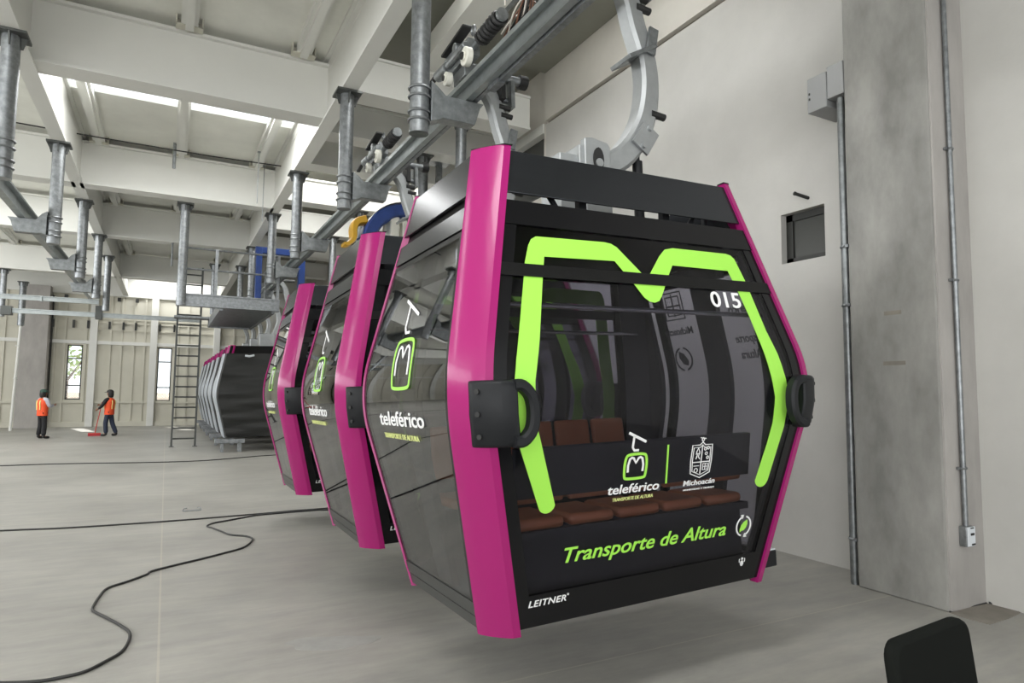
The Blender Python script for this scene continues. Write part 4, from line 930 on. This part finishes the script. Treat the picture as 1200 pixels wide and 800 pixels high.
def worker(label, loc, yaw, arms, legs, sleeve, trouser, cap, S=.91):
    t = thing('person', label, 'person', loc, (0, 0, yaw)); t.scale = (1, 1, 1)
    def sc(d): return {q: (v[0]*S, v[1]*S, v[2]*S, (tuple(c*S for c in v[3]) if isinstance(v[3], tuple) else v[3]*S)) for q, v in d.items()}
    nd = {'pelvis': (0, 0, .88, .125), 'waist': (0, 0, 1.02, .115), 'chest': (0, .01, 1.2, .135), 'collar': (0, 0, 1.34, .085), 'neck': (0, .01, 1.42, .05), 'jaw': (0, .03, 1.49, .065), 'head': (0, .02, 1.56, .088), 'crown': (0, .01, 1.62, .07), 'nose': (0, .115, 1.545, .014)}
    ed = [('pelvis', 'waist'), ('waist', 'chest'), ('chest', 'collar'), ('collar', 'neck'), ('neck', 'jaw'), ('jaw', 'head'), ('head', 'crown'), ('head', 'nose')]
    for s, k in ((-1, 'l'), (1, 'r')):
        sh, el, wr = arms[k]
        nd[k+'ear'] = (s*.09, .01, 1.55, .018); ed.append(('head', k+'ear'))
        nd[k+'sh'] = (*sh, .06); nd[k+'el'] = (*el, .042); nd[k+'wr'] = (*wr, .028)
        d = (Vector(wr)-Vector(el)).normalized(); side = Vector((s*-1, 0, 0)); side = (side-d*side.dot(d)).normalized(); up = d.cross(side)
        pm = Vector(wr)+d*.06; nd[k+'palm'] = (*pm, .03)
        ed += [('collar', k+'sh'), (k+'sh', k+'el'), (k+'el', k+'wr'), (k+'wr', k+'palm')]
        for i, (o_, ln) in enumerate(((-.028, .062), (-.010, .072), (.010, .068), (.027, .052))):
            b0 = pm+d*.035+up*o_; b1 = b0+d*ln*.55+side*.012; b2 = b1+d*ln*.25+side*.028
            for q, pp, rr in ((0, b0, .0095), (1, b1, .009), (2, b2, .008)): nd['%sf%d%d' % (k, i, q)] = (*pp, rr)
            ed += [(k+'palm', '%sf%d0' % (k, i)), ('%sf%d0' % (k, i), '%sf%d1' % (k, i)), ('%sf%d1' % (k, i), '%sf%d2' % (k, i))]
        tb = Vector(wr)+d*.035+up*-.03; tt = tb+d*.035+up*-.025+side*.02
        nd[k+'t0'] = (*tb, .011); nd[k+'t1'] = (*tt, .0095); ed += [(k+'wr', k+'t0'), (k+'t0', k+'t1')]
        hp, kn, an, toe = legs[k]
        for q, pp, rr in (('hip', hp, .09), ('kn', kn, .062), ('an', an, .042), ('toe', toe, .038)): nd[k+q] = (*pp, rr)
        ed += [('pelvis', k+'hip'), (k+'hip', k+'kn'), (k+'kn', k+'an'), (k+'an', k+'toe')]
    body = skin_mesh('body', sc(nd), ed, 'skin', t)
    # clothing
    tr = {'pelvis': (0, 0, .88, .105)}; te = []
    for k in 'lr':
        hp, kn, an, toe = legs[k]; lo = Vector(an)+(Vector(kn)-Vector(an))*.0
        for q, pp, rr in (('hip', hp, .09), ('kn', kn, .082), ('an', lo, .075)): tr[k+q] = (*pp, rr)
        te += [('pelvis', k+'hip'), (k+'hip', k+'kn'), (k+'kn', k+'an')]
    skin_mesh('trousers', sc(tr), te, trouser, t)
    for k in 'lr':
        hp, kn, an, toe = legs[k]
        bt = {'an': (an[0], an[1], an[2]+.06, .055), 'heel': (an[0], an[1], .055, .055), 'ball': (toe[0], toe[1], .048, .05), 'tip': (toe[0], toe[1]+.03, .045, .04)}
        skin_mesh('boot', sc(bt), [('an', 'heel'), ('heel', 'ball'), ('ball', 'tip')], 'boot_black', t)
    sv = {'chest': (0, .01, 1.2, .142), 'collar': (0, 0, 1.33, .1)}; se = [('chest', 'collar')]
    for k in 'lr':
        sh, el, wr = arms[k]; we = Vector(el)+(Vector(wr)-Vector(el))*.88
        sv[k+'sh'] = (*sh, .076); sv[k+'el'] = (*el, .058); sv[k+'wr'] = (*we, .042); se += [('collar', k+'sh'), (k+'sh', k+'el'), (k+'el', k+'wr')]
    skin_mesh('shirt', sc(sv), se, sleeve, t)
    bm = NB(); rings = []
    for z, a, b in ((.78, .185, .150), (.95, .178, .150), (1.08, .175, .152), (1.2, .19, .165), (1.30, .19, .15), (1.375, .11, .095)):
        rings.append([(a*math.cos(2*PI*i/20)*S, b*math.sin(2*PI*i/20)*S, z*S) for i in range(20)])
    loft(bm, rings); v = obj('vest', bm, 'vest_orange', t, angle=60)
    for s in (-1, 1):
        for sy in (-1, 1):
            rings = []; bm = NB()
            for z, b in ((.98, .153), (1.08, .155), (1.2, .168), (1.30, .153)):
                x = s*.08; y = sy*(b*math.sqrt(max(0, 1-(x/.185)**2))+.006)
                rings.append([((x-.022)*S, (y-sy*.012)*S, z*S), ((x+.022)*S, (y-sy*.012)*S, z*S), ((x+.022)*S, y*S+sy*.004, z*S), ((x-.022)*S, y*S+sy*.004, z*S)])
            loft(bm, rings); obj('reflective_stripe', bm, 'reflective_yellow', v)
    bm = NB(); rings = []
    for z, r_h, dy in ((1.40, .07, -.03), (1.47, .098, -.02), (1.55, .105, -.012), (1.62, .092, -.008), (1.66, .05, 0)):
        rings.append([(r_h*math.cos(a)*S, (dy+min(.05, r_h*math.sin(a)))*S, z*S) for a in [2*PI*i/16 for i in range(16)]])
    loft(bm, rings); obj('hair', bm, 'hair_dark', t, angle=60)
    bm = NB(); rings = []
    for z, r_h in ((1.575, .112), (1.62, .108), (1.66, .085), (1.685, .04)): rings.append([(r_h*math.cos(2*PI*i/16)*S, (.005+r_h*math.sin(2*PI*i/16)*1.08)*S, z*S) for i in range(16)])
    loft(bm, rings); prism(bm, [(-.075, .09), (.075, .09), (.06, .18), (0, .2), (-.06, .18)], (0, 0, 1.58*S), (S, 0, 0), (0, S, 0), (0, 0, 1), .012); obj('cap', bm, cap, t, angle=60)
    return t
legsA = {'l': ((-.09, 0, .84), (-.11, .03, .47), (-.12, -.02, .09), (-.14, .13, .045)), 'r': ((.09, 0, .84), (.11, .02, .47), (.14, -.01, .09), (.17, .14, .045))}
armsA = {'l': ((-.19, 0, 1.33), (-.25, .03, 1.07), (-.12, .22, 1.08)), 'r': ((.19, 0, 1.33), (.26, .06, 1.08), (.15, .28, 1.14))}
worker('person in orange vest and black trousers standing still, hands raised in front', (-3.36, 24.75, 0), R(-50), armsA, legsA, 'cloth_grey', 'cloth_black', 'cap_green')
legsB = {'l': ((-.09, 0, .84), (-.10, .06, .47), (-.10, .02, .09), (-.12, .17, .045)), 'r': ((.09, 0, .84), (.10, -.06, .47), (.12, -.22, .09), (.13, -.08, .045))}
armsB = {'l': ((-.19, .02, 1.32), (-.27, .12, 1.08), (-.20, .30, .98)), 'r': ((.19, .02, 1.32), (.24, .18, 1.12), (.08, .34, 1.12))}
worker('person in orange vest and dark sleeves walking with the red broom', (-1.63, 25.4, 0), R(62), armsB, legsB, 'cloth_black', 'cloth_navy', 'hair_dark')
t = thing('broom', 'red broom held by the walking worker, head on the floor', 'broom', (-2.02, 25.6, 0))
bm = NB(); cyl(bm, (.0, 0, .08), (.165, -.10, 1.12), .014, 8); obj('handle', bm, 'broom_red', t)
bm = NB(); bx(bm, -.19, .17, -.04, .04, .05, .10); obj('broom_head', bm, 'broom_red', t, bevel=.01)
bm = NB(); bx(bm, -.19, .17, -.035, .035, 0, .055); obj('bristles', bm, 'bristle_red', t)

# ------------------------------------------------------------------ outside the back windows
t = thing('tree', 'leafy tree outside behind the window between the workers', 'tree', (-4.6, 40, -.05))
bm = NB(); cyl(bm, (0, 0, 0), (.1, 0, 2.2), .14, 10, .09); cyl(bm, (.1, 0, 2.0), (.7, .2, 3.0), .07, 8, .04); cyl(bm, (.1, 0, 2.0), (-.5, .1, 3.1), .07, 8, .04); obj('trunk', bm, 'bark', t)
bm = NB(); rnd = random.Random(5)
for i in range(420):
    a = rnd.uniform(0, 2*PI); ph = math.acos(rnd.uniform(-1, 1)); rr = 1.5*rnd.uniform(.5, 1)**.5
    c = Vector((rr*math.sin(ph)*math.cos(a)*1.1, rr*math.sin(ph)*math.sin(a), 3.3+rr*math.cos(ph)*.85))
    u = Vector((rnd.uniform(-1, 1), rnd.uniform(-1, 1), rnd.uniform(-1, 1))).normalized(); v = u.orthogonal().normalized(); q = rnd.uniform(.09, .17)
    vs = [bm.verts.new(c+u*q), bm.verts.new(c+v*q*.6), bm.verts.new(c-u*q), bm.verts.new(c-v*q*.6)]; bm.faces.new(vs)
obj('leaves', bm, 'foliage', t)
bm = NB(); bx(bm, -8, 4, 46, 46.2, -.05, 1.3); struct('trim_%d' % k, bm, 'outside_wall', 'tan boundary wall outside beyond the back windows', 'wall'); k += 1
